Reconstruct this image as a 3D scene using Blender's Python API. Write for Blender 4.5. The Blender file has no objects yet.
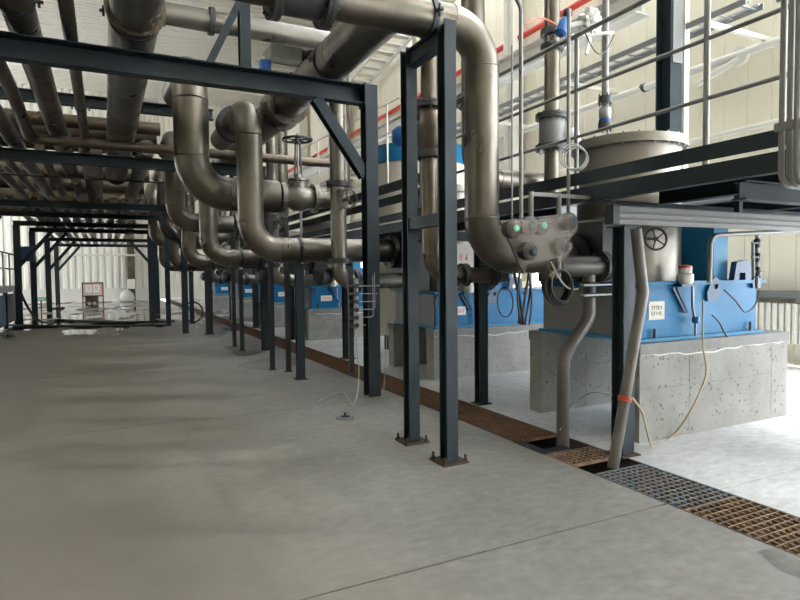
import bpy, math, random
from mathutils import Vector as V, Matrix
random.seed(7)
sc = bpy.context.scene
COL = sc.collection

# ------------------------------------------------------------------ camera
F_PX, VPX, VPY, ROLL, CAM_H = 590.0, 105.0, 277.0, 0.010, 1.55
def _unroll(x, y):
    dx, dy = x - 400, y - 300
    c, s = math.cos(ROLL), math.sin(ROLL)
    return dx * c - dy * s, dx * s + dy * c
_u, _v = _unroll(VPX, VPY)
PITCH = math.atan2(-_v, F_PX)
def _level(x, y):
    u, v = _unroll(x, y)
    return u, F_PX * math.cos(PITCH) - v * math.sin(PITCH), -F_PX * math.sin(PITCH) - v * math.cos(PITCH)
_a, _b, _c = _level(VPX, VPY)
YAW = math.atan2(-_a, _b)
def ray(x, y):
    u, f, z = _level(x, y)
    return V((u * math.cos(YAW) + f * math.sin(YAW), -u * math.sin(YAW) + f * math.cos(YAW), z)) / F_PX
def at(x, y, X=None, Y=None, Z=None):
    """pixel of the photograph -> point on a plane of the hall"""
    r = ray(x, y)
    t = X / r.x if X is not None else Y / r.y if Y is not None else (Z - CAM_H) / r.z
    return V((0, 0, CAM_H)) + r * t
cd = bpy.data.cameras.new('camera'); cam = bpy.data.objects.new('camera', cd); COL.objects.link(cam)
cd.sensor_width = 36; cd.lens = 36 * F_PX / 800; cd.clip_start = 0.05; cd.clip_end = 300
fw = ray(400, 300).normalized()
rt = (ray(500, 300) - ray(400, 300)).normalized()
up = rt.cross(fw).normalized()
m = Matrix((rt, up, -fw)).transposed().to_4x4(); m.translation = (0, 0, CAM_H)
cam.matrix_world = m
sc.camera = cam

# ------------------------------------------------------------------ light
sc.view_settings.view_transform = 'Standard'; sc.view_settings.look = 'None'
sc.view_settings.gamma = 1; sc.view_settings.use_curve_mapping = False
sc.view_settings.exposure = 1.38
try:
    sc.cycles.use_denoising = True
    sc.cycles.max_bounces = 10; sc.cycles.diffuse_bounces = 6; sc.cycles.glossy_bounces = 4
    sc.cycles.transparent_max_bounces = 12; sc.cycles.sample_clamp_indirect = 8
    sc.cycles.caustics_reflective = False; sc.cycles.caustics_refractive = False
except Exception: pass
w = bpy.data.worlds.new('sky'); sc.world = w; w.use_nodes = True
bg = w.node_tree.nodes['Background']; bg.inputs[0].default_value = (0.98, 0.98, 1.0, 1); bg.inputs[1].default_value = 5.0
sd = bpy.data.lights.new('sun', 'SUN'); sd.energy = 0.65; sd.angle = 0.02; sd.color = (1.0, 0.93, 0.82)
so = bpy.data.objects.new('sun', sd); COL.objects.link(so)
SUN_DIR = V((-0.62, 0.30, -0.72))          # travels from the right wall's clerestory down into the hall
so.rotation_euler = SUN_DIR.to_track_quat('-Z', 'Y').to_euler(); so.location = (20, 0, 20)

# ------------------------------------------------------------------ materials
M = {}
def mat(name, col, rough=0.6, metal=0.0, var=0.0, vscale=3.0, col2=None, bump=0.0, bscale=60.0, stretch=(1, 1, 1), rvar=0.0, alpha=1.0, emit=None, spec=0.5, spots=None):
    m = bpy.data.materials.new(name); m.use_nodes = True
    nt = m.node_tree; N = nt.nodes; L = nt.links
    b = N['Principled BSDF']
    b.inputs['Base Color'].default_value = (*col, 1); b.inputs['Roughness'].default_value = rough
    b.inputs['Metallic'].default_value = metal; b.inputs['Alpha'].default_value = alpha
    b.inputs['Specular IOR Level'].default_value = spec
    if emit:
        b.inputs['Emission Color'].default_value = (*emit[0], 1); b.inputs['Emission Strength'].default_value = emit[1]
    if var or bump or rvar or spots:
        tc = N.new('ShaderNodeTexCoord'); mp = N.new('ShaderNodeMapping'); mp.inputs['Scale'].default_value = stretch
        gm = N.new('ShaderNodeNewGeometry')
        L.new(gm.outputs['Position'], mp.inputs['Vector'])
    src = None
    if var:
        n = N.new('ShaderNodeTexNoise'); n.inputs['Scale'].default_value = vscale; n.inputs['Detail'].default_value = 6; n.inputs['Roughness'].default_value = 0.62
        L.new(mp.outputs[0], n.inputs['Vector'])
        r = N.new('ShaderNodeValToRGB'); r.color_ramp.elements[0].position = 0.5 - 0.25; r.color_ramp.elements[1].position = 0.5 + 0.25
        c2 = col2 or tuple(c * (1 - var) for c in col)
        r.color_ramp.elements[0].color = (*c2, 1); r.color_ramp.elements[1].color = (*col, 1)
        L.new(n.outputs['Fac'], r.inputs[0]); src = r.outputs[0]
    if spots:                                  # (scale, threshold, colour)
        vo = N.new('ShaderNodeTexNoise'); vo.inputs['Scale'].default_value = spots[0]; vo.inputs['Detail'].default_value = 3
        L.new(gm.outputs['Position'], vo.inputs['Vector'])
        r2 = N.new('ShaderNodeValToRGB'); r2.color_ramp.elements[0].position = spots[1]; r2.color_ramp.elements[1].position = spots[1] + 0.04
        L.new(vo.outputs['Fac'], r2.inputs[0])
        mx = N.new('ShaderNodeMix'); mx.data_type = 'RGBA'
        L.new(r2.outputs[0], mx.inputs[0])
        if src: L.new(src, mx.inputs[6])
        else: mx.inputs[6].default_value = (*col, 1)
        mx.inputs[7].default_value = (*spots[2], 1); src = mx.outputs[2]
    if src: L.new(src, b.inputs['Base Color'])
    if rvar:
        n3 = N.new('ShaderNodeTexNoise'); n3.inputs['Scale'].default_value = vscale * 0.7 + 1; n3.inputs['Detail'].default_value = 4
        L.new(mp.outputs[0], n3.inputs['Vector'])
        mr = N.new('ShaderNodeMapRange'); mr.inputs[1].default_value = 0.3; mr.inputs[2].default_value = 0.7
        mr.inputs[3].default_value = max(0.05, rough - rvar); mr.inputs[4].default_value = min(1, rough + rvar)
        L.new(n3.outputs['Fac'], mr.inputs[0]); L.new(mr.outputs[0], b.inputs['Roughness'])
    if bump:
        n2 = N.new('ShaderNodeTexNoise'); n2.inputs['Scale'].default_value = bscale; n2.inputs['Detail'].default_value = 4
        L.new(gm.outputs['Position'], n2.inputs['Vector'])
        bp = N.new('ShaderNodeBump'); bp.inputs['Strength'].default_value = bump; bp.inputs['Distance'].default_value = 0.01
        L.new(n2.outputs['Fac'], bp.inputs['Height']); L.new(bp.outputs[0], b.inputs['Normal'])
    M[name] = m
    return m
mat('steel_paint', (0.021, 0.033, 0.042), 0.5, 0.0, 0.3, 2.5, rvar=0.12, spec=0.3)
mat('steel_dark', (0.014, 0.016, 0.018), 0.55, 0, 0.3, 3)
mat('stainless', (0.235, 0.218, 0.188), 0.38, 0.75, 0.35, 1.6, rvar=0.12)
mat('pipe', (0.20, 0.178, 0.146), 0.36, 0.85, 0.55, 2.6, rvar=0.1, stretch=(1, 1, 0.6))
mat('pipe_brown', (0.165, 0.132, 0.10), 0.36, 0.8, 0.55, 2.8, rvar=0.1)
mat('pipe_dark', (0.05, 0.05, 0.052), 0.5, 0.2, 0.3, 3)
mat('cast_iron', (0.03, 0.033, 0.04), 0.5, 0.1, 0.3, 6)
mat('galvanised', (0.30, 0.31, 0.315), 0.42, 0.7, 0.25, 5, rvar=0.1)
mat('rail_paint', (0.22, 0.22, 0.21), 0.45, 0.3, 0.2, 4)
mat('white_paint', (0.72, 0.70, 0.64), 0.5, 0, 0.1, 2)
mat('cream_wall', (0.80, 0.745, 0.61), 0.6, 0, 0.06, 0.7)
mat('far_wall', (0.74, 0.71, 0.64), 0.5, 0.0, 0.06, 0.8)
mat('roof_sheet', (0.66, 0.63, 0.56), 0.45, 0.1, 0.1, 0.5)
mat('blue_paint', (0.003, 0.165, 0.36), 0.45, 0, 0.2, 2.5, col2=(0.003, 0.115, 0.27), rvar=0.1, spec=0.25)
mat('blue_pale', (0.03, 0.23, 0.44), 0.45, 0, 0.1, 3, spec=0.3)
mat('blue_dark', (0.018, 0.07, 0.16), 0.45, 0, 0.2, 3)
mat('blue_motor', (0.01, 0.10, 0.32), 0.4)
mat('grey_panel', (0.20, 0.20, 0.20), 0.55, 0.1, 0.2, 2)
mat('plinth', (0.33, 0.325, 0.305), 0.85, 0, 0.38, 3.0, bump=0.3, bscale=35, spots=(26, 0.635, (0.12, 0.115, 0.11)))
mat('grout', (0.27, 0.27, 0.26), 0.85, 0, 0.3, 5, bump=0.3, bscale=40)
mat('rust', (0.27, 0.135, 0.065), 0.7, 0.2, 0.6, 9, col2=(0.06, 0.04, 0.028), bump=0.2)
mat('rust_dark', (0.09, 0.05, 0.032), 0.75, 0.15, 0.6, 9, col2=(0.03, 0.025, 0.02))
mat('rust_light', (0.46, 0.32, 0.20), 0.5, 0.4, 0.6, 11, col2=(0.10, 0.06, 0.04))
mat('blue_stain', (0.05, 0.18, 0.30), 0.6, 0.1, 0.5, 8, col2=(0.25, 0.18, 0.11))
mat('trench', (0.05, 0.048, 0.045), 0.8, 0, 0.3, 3)
mat('black_rubber', (0.015, 0.015, 0.016), 0.5)
mat('red_paint', (0.55, 0.05, 0.03), 0.45)
mat('red_cap', (0.5, 0.06, 0.04), 0.4)
mat('orange_wire', (0.85, 0.14, 0.06), 0.5)
mat('cable_tan', (0.42, 0.33, 0.20), 0.6)
mat('cable_grey', (0.40, 0.40, 0.40), 0.5)
mat('plate_cream', (0.70, 0.66, 0.56), 0.5, 0, 0.25, 30)
mat('plate_white', (0.82, 0.80, 0.76), 0.5)
mat('poster_pink', (0.72, 0.45, 0.42), 0.5)
mat('ink', (0.06, 0.05, 0.04), 0.6)
mat('ink_red', (0.55, 0.10, 0.08), 0.6)
mat('plastic_film', (0.40, 0.33, 0.26), 0.12, 0, 0.5, 14, bump=1.0, bscale=30, alpha=0.33)
mat('weathered', (0.13, 0.12, 0.108), 0.45, 0.4, 0.4, 4)
mat('water', (0.10, 0.09, 0.075), 0.03, 0, bump=0.5, bscale=45, alpha=0.22)
mat('plastic_white', (0.80, 0.78, 0.73), 0.25, 0, 0.15, 6, bump=0.9, bscale=20, alpha=0.75)
mat('green_lamp', (0.15, 0.5, 0.32), 0.3, emit=((0.3, 1.0, 0.65), 0.12))
mat('lens_dark', (0.02, 0.035, 0.06), 0.15)
mat('radiator', (0.80, 0.77, 0.70), 0.4)
mat('lamp_glow', (1, 1, 1), 0.3, emit=((1.0, 0.96, 0.88), 12.0))
# glass: straight-through with a little gloss
g = bpy.data.materials.new('window_glass'); g.use_nodes = True; nt = g.node_tree
nt.nodes.remove(nt.nodes['Principled BSDF'])
t_ = nt.nodes.new('ShaderNodeBsdfTransparent'); t_.inputs[0].default_value = (0.93, 0.96, 0.97, 1)
gl = nt.nodes.new('ShaderNodeBsdfGlossy'); gl.inputs['Roughness'].default_value = 0.02
mx_ = nt.nodes.new('ShaderNodeMixShader'); mx_.inputs[0].default_value = 0.05
nt.links.new(t_.outputs[0], mx_.inputs[1]); nt.links.new(gl.outputs[0], mx_.inputs[2]); nt.links.new(mx_.outputs[0], nt.nodes['Material Output'].inputs[0])
M['window_glass'] = g
# concrete floor: mottled, polished in places, wet towards the far end
def floor_material(name='floor_concrete', c0=(0.225, 0.212, 0.192), c1=(0.32, 0.31, 0.292)):
    m = bpy.data.materials.new(name); m.use_nodes = True
    nt = m.node_tree; N = nt.nodes; L = nt.links; b = N['Principled BSDF']
    gm = N.new('ShaderNodeNewGeometry')
    def noise(scale, detail, st=(1, 1, 1)):
        mp = N.new('ShaderNodeMapping'); mp.inputs['Scale'].default_value = st; L.new(gm.outputs['Position'], mp.inputs['Vector'])
        n = N.new('ShaderNodeTexNoise'); n.inputs['Scale'].default_value = scale; n.inputs['Detail'].default_value = detail; n.inputs['Roughness'].default_value = 0.6
        L.new(mp.outputs[0], n.inputs['Vector']); return n.outputs['Fac']
    def ramp(f, p0, p1, c0=(0, 0, 0), c1=(1, 1, 1)):
        r = N.new('ShaderNodeValToRGB'); r.color_ramp.elements[0].position = p0; r.color_ramp.elements[1].position = p1
        r.color_ramp.elements[0].color = (*c0, 1); r.color_ramp.elements[1].color = (*c1, 1); L.new(f, r.inputs[0]); return r.outputs[0]
    def mix(fac, a, c, mode='MIX'):
        x = N.new('ShaderNodeMix'); x.data_type = 'RGBA'; x.blend_type = mode
        if isinstance(fac, float): x.inputs[0].default_value = fac
        else: L.new(fac, x.inputs[0])
        L.new(a, x.inputs[6]) if not isinstance(a, tuple) else setattr(x.inputs[6], 'default_value', (*a, 1))
        L.new(c, x.inputs[7]) if not isinstance(c, tuple) else setattr(x.inputs[7], 'default_value', (*c, 1))
        return x.outputs[2]
    base = ramp(noise(0.55, 10), 0.32, 0.68, tuple(x * .8 for x in c0), c1)
    fine = ramp(noise(9, 8, (1, 1.6, 1)), 0.25, 0.75, (0.72, 0.72, 0.72), (1.14, 1.14, 1.14))
    c = mix(1.0, base, fine, 'MULTIPLY')
    specks = ramp(noise(3.4, 6, (1, 2.0, 1)), 0.675, 0.72)
    c = mix(specks, c, tuple(x * .6 for x in c0))
    # pale patches (trowelled laitance)
    pale = ramp(noise(1.7, 6, (1, 1.6, 1)), 0.60, 0.74)
    sc_ = N.new('ShaderNodeMath'); sc_.operation = 'MULTIPLY'; L.new(pale, sc_.inputs[0]); sc_.inputs[1].default_value = 0.45
    c = mix(sc_.outputs[0], c, tuple(min(.75, x * 1.35) for x in c1))
    # brown left lane: dirt tint plus painted falloff of the light, ragged edge
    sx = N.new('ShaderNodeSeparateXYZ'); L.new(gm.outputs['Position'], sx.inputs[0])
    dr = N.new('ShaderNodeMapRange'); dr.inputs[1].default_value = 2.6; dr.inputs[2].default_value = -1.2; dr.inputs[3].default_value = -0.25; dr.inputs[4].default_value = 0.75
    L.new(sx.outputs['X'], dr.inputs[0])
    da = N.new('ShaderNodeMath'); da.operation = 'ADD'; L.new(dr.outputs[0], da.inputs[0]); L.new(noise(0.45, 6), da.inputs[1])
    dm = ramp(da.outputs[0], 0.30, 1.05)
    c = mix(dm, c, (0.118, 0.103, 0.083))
    # wetness: puddles beyond ~13 m
    far = N.new('ShaderNodeMapRange'); far.inputs[1].default_value = 14.0; far.inputs[2].default_value = 21.0; far.inputs[3].default_value = -0.2; far.inputs[4].default_value = 0.10
    L.new(sx.outputs['Y'], far.inputs[0])
    pn = noise(0.8, 5, (1.0, 0.45, 1))
    add = N.new('ShaderNodeMath'); add.operation = 'ADD'; L.new(pn, add.inputs[0]); L.new(far.outputs[0], add.inputs[1])
    wet = ramp(add.outputs[0], 0.545, 0.575)
    c = mix(wet, c, (0.13, 0.115, 0.095))
    L.new(c, b.inputs['Base Color'])
    rr = N.new('ShaderNodeMapRange'); rr.inputs[3].default_value = 0.44; rr.inputs[4].default_value = 0.62; L.new(noise(1.1, 4), rr.inputs[0])
    mr = N.new('ShaderNodeMix'); L.new(wet, mr.inputs[0]); L.new(rr.outputs[0], mr.inputs[2]); mr.inputs[3].default_value = 0.04
    L.new(mr.outputs[0], b.inputs['Roughness'])
    bp = N.new('ShaderNodeBump'); bp.inputs['Strength'].default_value = 0.12; bp.inputs['Distance'].default_value = 0.01
    L.new(noise(14, 5), bp.inputs['Height'])
    inv = N.new('ShaderNodeMath'); inv.operation = 'MULTIPLY_ADD'; L.new(wet, inv.inputs[0]); inv.inputs[1].default_value = -0.10; inv.inputs[2].default_value = 0.12
    L.new(inv.outputs[0], bp.inputs['Strength']); L.new(bp.outputs[0], b.inputs['Normal'])
    M[name] = m
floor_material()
floor_material('floor_pale_lit', (0.64, 0.645, 0.65), (0.80, 0.805, 0.81))  # paler right slabs, with the window light also put into the colour

# ------------------------------------------------------------------ mesh helpers
def frame(d, upv=None):
    d = d.normalized()
    upv = V(upv) if upv is not None else (V((0, 0, 1)) if abs(d.z) < 0.95 else V((0, 1, 0)))
    s = d.cross(upv).normalized(); u = s.cross(d).normalized()
    return s, u
class G:
    def __init__(s): s.v = []; s.f = []
    def add(s, vs, fs):
        o = len(s.v); s.v += [tuple(p) for p in vs]; s.f += [tuple(i + o for i in f) for f in fs]; return s
    def box(s, x0, x1, y0, y1, z0, z1):
        return s.add([(x0, y0, z0), (x1, y0, z0), (x1, y1, z0), (x0, y1, z0), (x0, y0, z1), (x1, y0, z1), (x1, y1, z1), (x0, y1, z1)],
                     [(3, 2, 1, 0), (4, 5, 6, 7), (0, 1, 5, 4), (1, 2, 6, 5), (2, 3, 7, 6), (3, 0, 4, 7)])
    def cbox(s, c, sz):
        return s.box(c[0] - sz[0] / 2, c[0] + sz[0] / 2, c[1] - sz[1] / 2, c[1] + sz[1] / 2, c[2] - sz[2] / 2, c[2] + sz[2] / 2)
    def prof(s, p, q, poly, upv=None):
        p, q = V(p), V(q); a, u = frame(q - p, upv); n = len(poly)
        vs = [p + a * x + u * y for x, y in poly] + [q + a * x + u * y for x, y in poly]
        return s.add(vs, [(i, (i + 1) % n, n + (i + 1) % n, n + i)[::-1] for i in range(n)] + [tuple(range(n)), tuple(range(2 * n - 1, n - 1, -1))])
    def bar(s, p, q, w, h, upv=None):
        return s.prof(p, q, [(-w / 2, -h / 2), (w / 2, -h / 2), (w / 2, h / 2), (-w / 2, h / 2)], upv)
    def hsec(s, p, q, w, h, t=0.012, upv=None):
        a, b, k = w / 2, h / 2, t / 2
        return s.prof(p, q, [(-a, -b), (a, -b), (a, -b + t), (k, -b + t), (k, b - t), (a, b - t), (a, b), (-a, b), (-a, b - t), (-k, b - t), (-k, -b + t), (-a, -b + t)], upv)
    def chan(s, p, q, w, h, t=0.012, upv=None):    # C-section, web on the -side
        a, b = w / 2, h / 2
        return s.prof(p, q, [(-a, -b), (a, -b), (a, -b + t), (-a + t, -b + t), (-a + t, b - t), (a, b - t), (a, b), (-a, b)], upv)
    def sweep(s, pts, r, n=14, closed=False, caps=True):
        pts = [V(p) for p in pts]; k = len(pts)
        tan = []
        for i in range(k):
            a = pts[(i - 1) % k] if (closed or i > 0) else pts[i]; b = pts[(i + 1) % k] if (closed or i < k - 1) else pts[i]
            tan.append((b - a).normalized())
        sd, u = frame(tan[0]); vs = []
        for i in range(k):
            u = (u - tan[i] * u.dot(tan[i])).normalized(); sd = tan[i].cross(u)
            rr = r[i] if isinstance(r, (list, tuple)) else r
            vs += [pts[i] + (sd * math.cos(2 * math.pi * j / n) + u * math.sin(2 * math.pi * j / n)) * rr for j in range(n)]
        fs = []
        for i in range(k if closed else k - 1):
            i2 = (i + 1) % k
            fs += [(i * n + j, i * n + (j + 1) % n, i2 * n + (j + 1) % n, i2 * n + j) for j in range(n)]
        if caps and not closed: fs += [tuple(range(n - 1, -1, -1)), tuple((k - 1) * n + j for j in range(n))]
        return s.add(vs, fs)
    def tube(s, p, q, r, n=14): return s.sweep([p, q], r, n)
    def torus(s, c, ax, R, r, n=24, m=8):
        a, u = frame(V(ax)); c = V(c)
        return s.sweep([c + (a * math.cos(2 * math.pi * i / n) + u * math.sin(2 * math.pi * i / n)) * R for i in range(n)], r, m, True)
    def lathe(s, prof, o, ax=(0, 0, 1), n=32):
        ax = V(ax).normalized(); a, u = frame(ax); o = V(o); k = len(prof); vs = []
        for r, t in prof:
            vs += [o + ax * t + (a * math.cos(2 * math.pi * j / n) + u * math.sin(2 * math.pi * j / n)) * r for j in range(n)]
        fs = [(i * n + j, i * n + (j + 1) % n, (i + 1) * n + (j + 1) % n, (i + 1) * n + j) for i in range(k - 1) for j in range(n)]
        fs += [tuple(range(n - 1, -1, -1)), tuple((k - 1) * n + j for j in range(n))]
        return s.add(vs, fs)
    def ball(s, c, r, n=16, m=10):
        c = V(c); rx, ry, rz = r if isinstance(r, (tuple, list)) else (r, r, r)
        vs = [c + V((rx * math.sin(math.pi * i / m) * math.cos(2 * math.pi * j / n), ry * math.sin(math.pi * i / m) * math.sin(2 * math.pi * j / n), rz * math.cos(math.pi * i / m))) for i in range(m + 1) for j in range(n)]
        return s.add(vs, [(i * n + j, (i + 1) * n + j, (i + 1) * n + (j + 1) % n, i * n + (j + 1) % n) for i in range(m) for j in range(n)])
    def plate(s, pts, ext):            # polygon (3-D points) extruded by a vector
        n = len(pts); ext = V(ext); vs = [V(p) for p in pts] + [V(p) + ext for p in pts]
        return s.add(vs, [tuple(range(n - 1, -1, -1)), tuple(range(n, 2 * n))] + [(i, (i + 1) % n, n + (i + 1) % n, n + i) for i in range(n)])
    def bolts(s, c, ax, R, k, r=0.012, h=0.05, n=6):
        a, u = frame(V(ax)); c = V(c); ax = V(ax).normalized()
        for i in range(k):
            p = c + (a * math.cos(2 * math.pi * (i + .5) / k) + u * math.sin(2 * math.pi * (i + .5) / k)) * R
            s.tube(p - ax * h, p + ax * h, r, n)
        return s
WL = {}
def thing(name, label, cat, loc=(0, 0, 0), group=None, kind=None):
    o = bpy.data.objects.new(name, None); COL.objects.link(o); o.location = loc; o.empty_display_size = 0.1
    WL[o.name] = V(loc)
    tag(o, label, cat, group, kind); return o
def tag(o, label=None, cat=None, group=None, kind=None):
    if label: o['label'] = label
    if cat: o['category'] = cat
    if group: o['group'] = group
    if kind: o['kind'] = kind
    return o
def obj(name, gm, mt, parent=None, label=None, cat=None, group=None, kind=None, sharp=0.7):
    xs = [p[0] for p in gm.v]; ys = [p[1] for p in gm.v]; zs = [p[2] for p in gm.v]
    c = V(((min(xs) + max(xs)) / 2, (min(ys) + max(ys)) / 2, min(zs)))
    me = bpy.data.meshes.new(name); me.from_pydata([(p[0] - c.x, p[1] - c.y, p[2] - c.z) for p in gm.v], [], gm.f); me.validate()
    me.materials.append(M[mt] if isinstance(mt, str) else mt)
    me.polygons.foreach_set('use_smooth', [True] * len(me.polygons))
    try: me.set_sharp_from_angle(angle=sharp)
    except Exception: pass
    o = bpy.data.objects.new(name, me); COL.objects.link(o)
    WL[o.name] = c
    if parent: o.parent = parent; o.location = c - WL[parent.name]
    else: o.location = c
    return tag(o, label, cat, group, kind)
def dup(src, off, parent=None):
    """copy a thing or part and everything under it; off moves the top one"""
    c = src.copy(); COL.objects.link(c); WL[c.name] = WL[src.name] + V(off)
    if parent: c.parent = parent; c.location = src.location + (V(off) if src.parent is parent else V((0, 0, 0)))
    else: c.location = src.location + V(off)
    for ch in list(src.children):
        k = dup(ch, (0, 0, 0), c); k.location = ch.location
    return c

# ------------------------------------------------------------------ piping helpers
def bend_path(pts, R):
    """list of ('s', p, q) straights and ('e', [pts]) elbows"""
    pts = [V(p) for p in pts]; out = []; cur = pts[0]
    for i in range(1, len(pts) - 1):
        a = (pts[i - 1] - pts[i]).normalized(); b = (pts[i + 1] - pts[i]).normalized()
        ang = a.angle(b)
        if ang > math.pi - 0.02: continue
        rr = R[i - 1] if isinstance(R, (list, tuple)) else R
        t = rr / math.tan(ang / 2)
        p0 = pts[i] + a * t; p1 = pts[i] + b * t
        c = pts[i] + (a + b).normalized() * (rr / math.sin(ang / 2))
        if (p0 - cur).length > 1e-3: out.append(('s', cur, p0))
        n = max(5, int((math.pi - ang) / 0.16)); v0 = p0 - c; v1 = p1 - c; tot = v0.angle(v1)
        arc = [c + (v0 * math.sin(tot * (1 - k / n)) + v1 * math.sin(tot * k / n)) / math.sin(tot) for k in range(n + 1)]
        out.append(('e', arc)); cur = p1
    if (pts[-1] - cur).length > 1e-3: out.append(('s', cur, pts[-1]))
    return out
def flange(p, ax, r, mt, parent, t=0.035, k=8, double=True, name='flange', big=1.5):
    ax = V(ax).normalized(); p = V(p); gm = G(); R = r * big
    if double:
        gm.lathe([(r, -t), (R, -t), (R, -0.004), (R * .97, -0.004), (R * .97, 0.004), (R, 0.004), (R, t), (r, t)], p, ax, 24)
    else: gm.lathe([(r, -t / 2), (R, -t / 2), (R, t / 2), (r, t / 2)], p, ax, 24)
    gm.bolts(p, ax, R * .86, k, max(0.008, r * 0.07), t * 1.6)
    return obj(name, gm, mt, parent)
def clamp(p, ax, r, mt, parent, w=0.05, ears=True, upv=None):
    ax = V(ax).normalized(); p = V(p); gm = G().lathe([(r + .001, -w / 2), (r + .015, -w / 2), (r + .015, w / 2), (r + .001, w / 2)], p, ax, 24)
    a, u = frame(ax)
    if ears:
        for sgn in (-1, 1):
            q = p + a * sgn * (r + 0.04)
            gm.bar(q - a * .035, q + a * .035, w * .8, 0.02); gm.tube(q - u * .05, q + u * .05, 0.012, 8)
    return obj('pipe_clamp', gm, mt, parent)
def pipe_run(name, label, pts, r, R=None, mt='pipe', flanges=(), clamps=(), cat='pipe', group=None, fmt='pipe_dark', cmt='cast_iron', n=20, big=1.5, seams=0.0):
    R = R if R is not None else r * 2.4
    base = V(pts[0]); low = min(p[2] for p in pts)
    root = thing(name, label, cat, base, group)
    for seg in bend_path(pts, R):
        if seg[0] == 's':
            gm = G().tube(seg[1], seg[2], r, n)
            if seams:
                L_ = (seg[2] - seg[1]).length; d = (seg[2] - seg[1]).normalized(); k = 1
                while k * seams < L_: gm.torus(seg[1] + d * k * seams, d, r, r * .022, 20, 4); k += 1
            obj('pipe', gm, mt, root)
        else:
            gm = G().sweep(seg[1], r * 1.004, n)
            for e, e2 in ((0, 1), (-1, -2)): gm.torus(seg[1][e], seg[1][e] - seg[1][e2], r * 1.0, r * .035, 24, 6)
            obj('elbow', gm, mt, root)
    for f in flanges: flange(f[0], f[1], f[2] if len(f) > 2 else r, fmt, root, big=big)
    for c in clamps: clamp(c[0], c[1], r, cmt, root)
    return root
def wheel_mesh(c, ax, R, spokes=5, r=None):
    ax = V(ax).normalized(); c = V(c); a, u = frame(ax); r = r or R * .09
    gm = G().torus(c, ax, R, r, 28, 8).lathe([(R * .2, -R * .12), (R * .2, R * .12)], c, ax, 12)
    for i in range(spokes):
        d = a * math.cos(2 * math.pi * i / spokes) + u * math.sin(2 * math.pi * i / spokes)
        gm.tube(c + d * R * .12, c + d * R, r * .65, 8)
    return gm
def gate_valve(name, label, c, ax, r, stem, H, wheelR, mt='stainless', wmt='cast_iron', cat='valve', group=None):
    c = V(c); ax = V(ax).normalized(); st = V(stem).normalized()
    root = thing(name, label, cat, c - V((0, 0, r * 1.5)), group)
    L_ = r * 1.7
    obj('valve_body', G().lathe([(r, -L_), (r * 1.05, -L_ * .6), (r * 1.35, -L_ * .3), (r * 1.35, L_ * .3), (r * 1.05, L_ * .6), (r, L_)], c, ax, 24).lathe([(r * 1.0, 0), (r * .95, r * 1.6), (r * .8, r * 1.7)], c, st, 20), mt, root)
    for s_ in (-1, 1): flange(c + ax * s_ * L_, ax, r, mt, root)
    b0 = c + st * r * 1.7
    obj('bonnet', G().lathe([(r * 1.1, 0), (r * 1.1, r * .2), (r * .5, r * .25), (r * .35, r * .7), (r * .2, r * .75)], b0, st, 20).bolts(b0, st, r * .95, 8, r * .07, r * .3), mt, root)
    a, u = frame(st)
    sidev = ax
    y0 = b0 + st * r * .5; y1 = c + st * (H - wheelR * .25)
    gy = G()
    for s_ in (-1, 1): gy.bar(y0 + sidev * s_ * r * .35, y1 + sidev * s_ * r * .22, r * .14, r * .2)
    gy.lathe([(r * .35, -r * .12), (r * .35, r * .12)], y1, st, 14)
    obj('yoke', gy, wmt, root)
    obj('stem', G().tube(b0, c + st * (H + wheelR * .45), r * .1, 10), 'galvanised', root)
    obj('handwheel', wheel_mesh(c + st * H, st, wheelR), wmt, root)
    return root

# ================================================================== THE SETTING
XL, XR, YB, YF, ZR = -13.0, 9.9, -8.0, 43.0, 13.4
GX0, GX1 = 3.31, 3.86                     # drain trench
fl = obj('floor', G().box(XL, GX0, YB, YF, -0.5, -0.03).box(GX1, XR, YB, YF, -0.5, -0.03).box(GX0, GX1, YB, YF, -0.6, -0.42), 'trench', kind='structure')
joints = [YB] + [2.68 + 3.95 * k for k in range(-2, 11)] + [YF]
joints = sorted(y for y in joints if YB <= y <= YF)
for y0, y1 in zip(joints[:-1], joints[1:]):
    if y1 - y0 < 0.05: continue
    for x0, x1 in ((XL, GX0), (GX1, XR)):
        obj('floor_slab', G().box(x0, x1, y0 + .008, y1 - .008, -0.03, 0.0), 'floor_concrete' if x0 < 0 else 'floor_pale_lit', fl)
# steel kerb angles along the trench
tr = obj('trim_1', G().box(GX0 - .004, GX0 + .012, YB, YF, -.42, -.002).box(GX1 - .012, GX1 + .004, YB, YF, -.42, -.002), 'trench', kind='structure')

# right wall of upright sandwich panels, windows out of the picture to the right and above
def wall_with_holes(axis_x, holes, th=0.12):
    """wall in a plane X = const; holes = (y0, y1, z0, z1)"""
    gm = G(); ys = sorted({YB, YF, *[h[0] for h in holes], *[h[1] for h in holes]}); zs = sorted({0, ZR + .16, *[h[2] for h in holes], *[h[3] for h in holes]})
    for y0, y1 in zip(ys[:-1], ys[1:]):
        for z0, z1 in zip(zs[:-1], zs[1:]):
            if any(h[0] <= (y0 + y1) / 2 <= h[1] and h[2] <= (z0 + z1) / 2 <= h[3] for h in holes): continue
            gm.box(axis_x - th / 2, axis_x + th / 2, y0, y1, z0, z1)
    return gm
LOWW = [(7.6, 12.2), (12.9, 18.2), (18.9, 24.2), (25.0, 30.2), (31.0, 36.2)]
RH = [(-7.0, -1.6, 0.3, 7.5), (-1.2, 4.7, 0.3, 7.5), (-7.0, 11.5, 9.9, 13.0)] + [(a, b, .15, 2.2) for a, b in LOWW]
LH = [(30.0, 42.0, 1.0, 8.5), (4.0, 12.0, 11.4, 13.0)]
wr = obj('wall_right', wall_with_holes(XR + .1, RH), 'cream_wall', kind='structure')
wl_ = obj('wall_left', wall_with_holes(XL - .06, LH), 'cream_wall', kind='structure')
gm = G()
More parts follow.
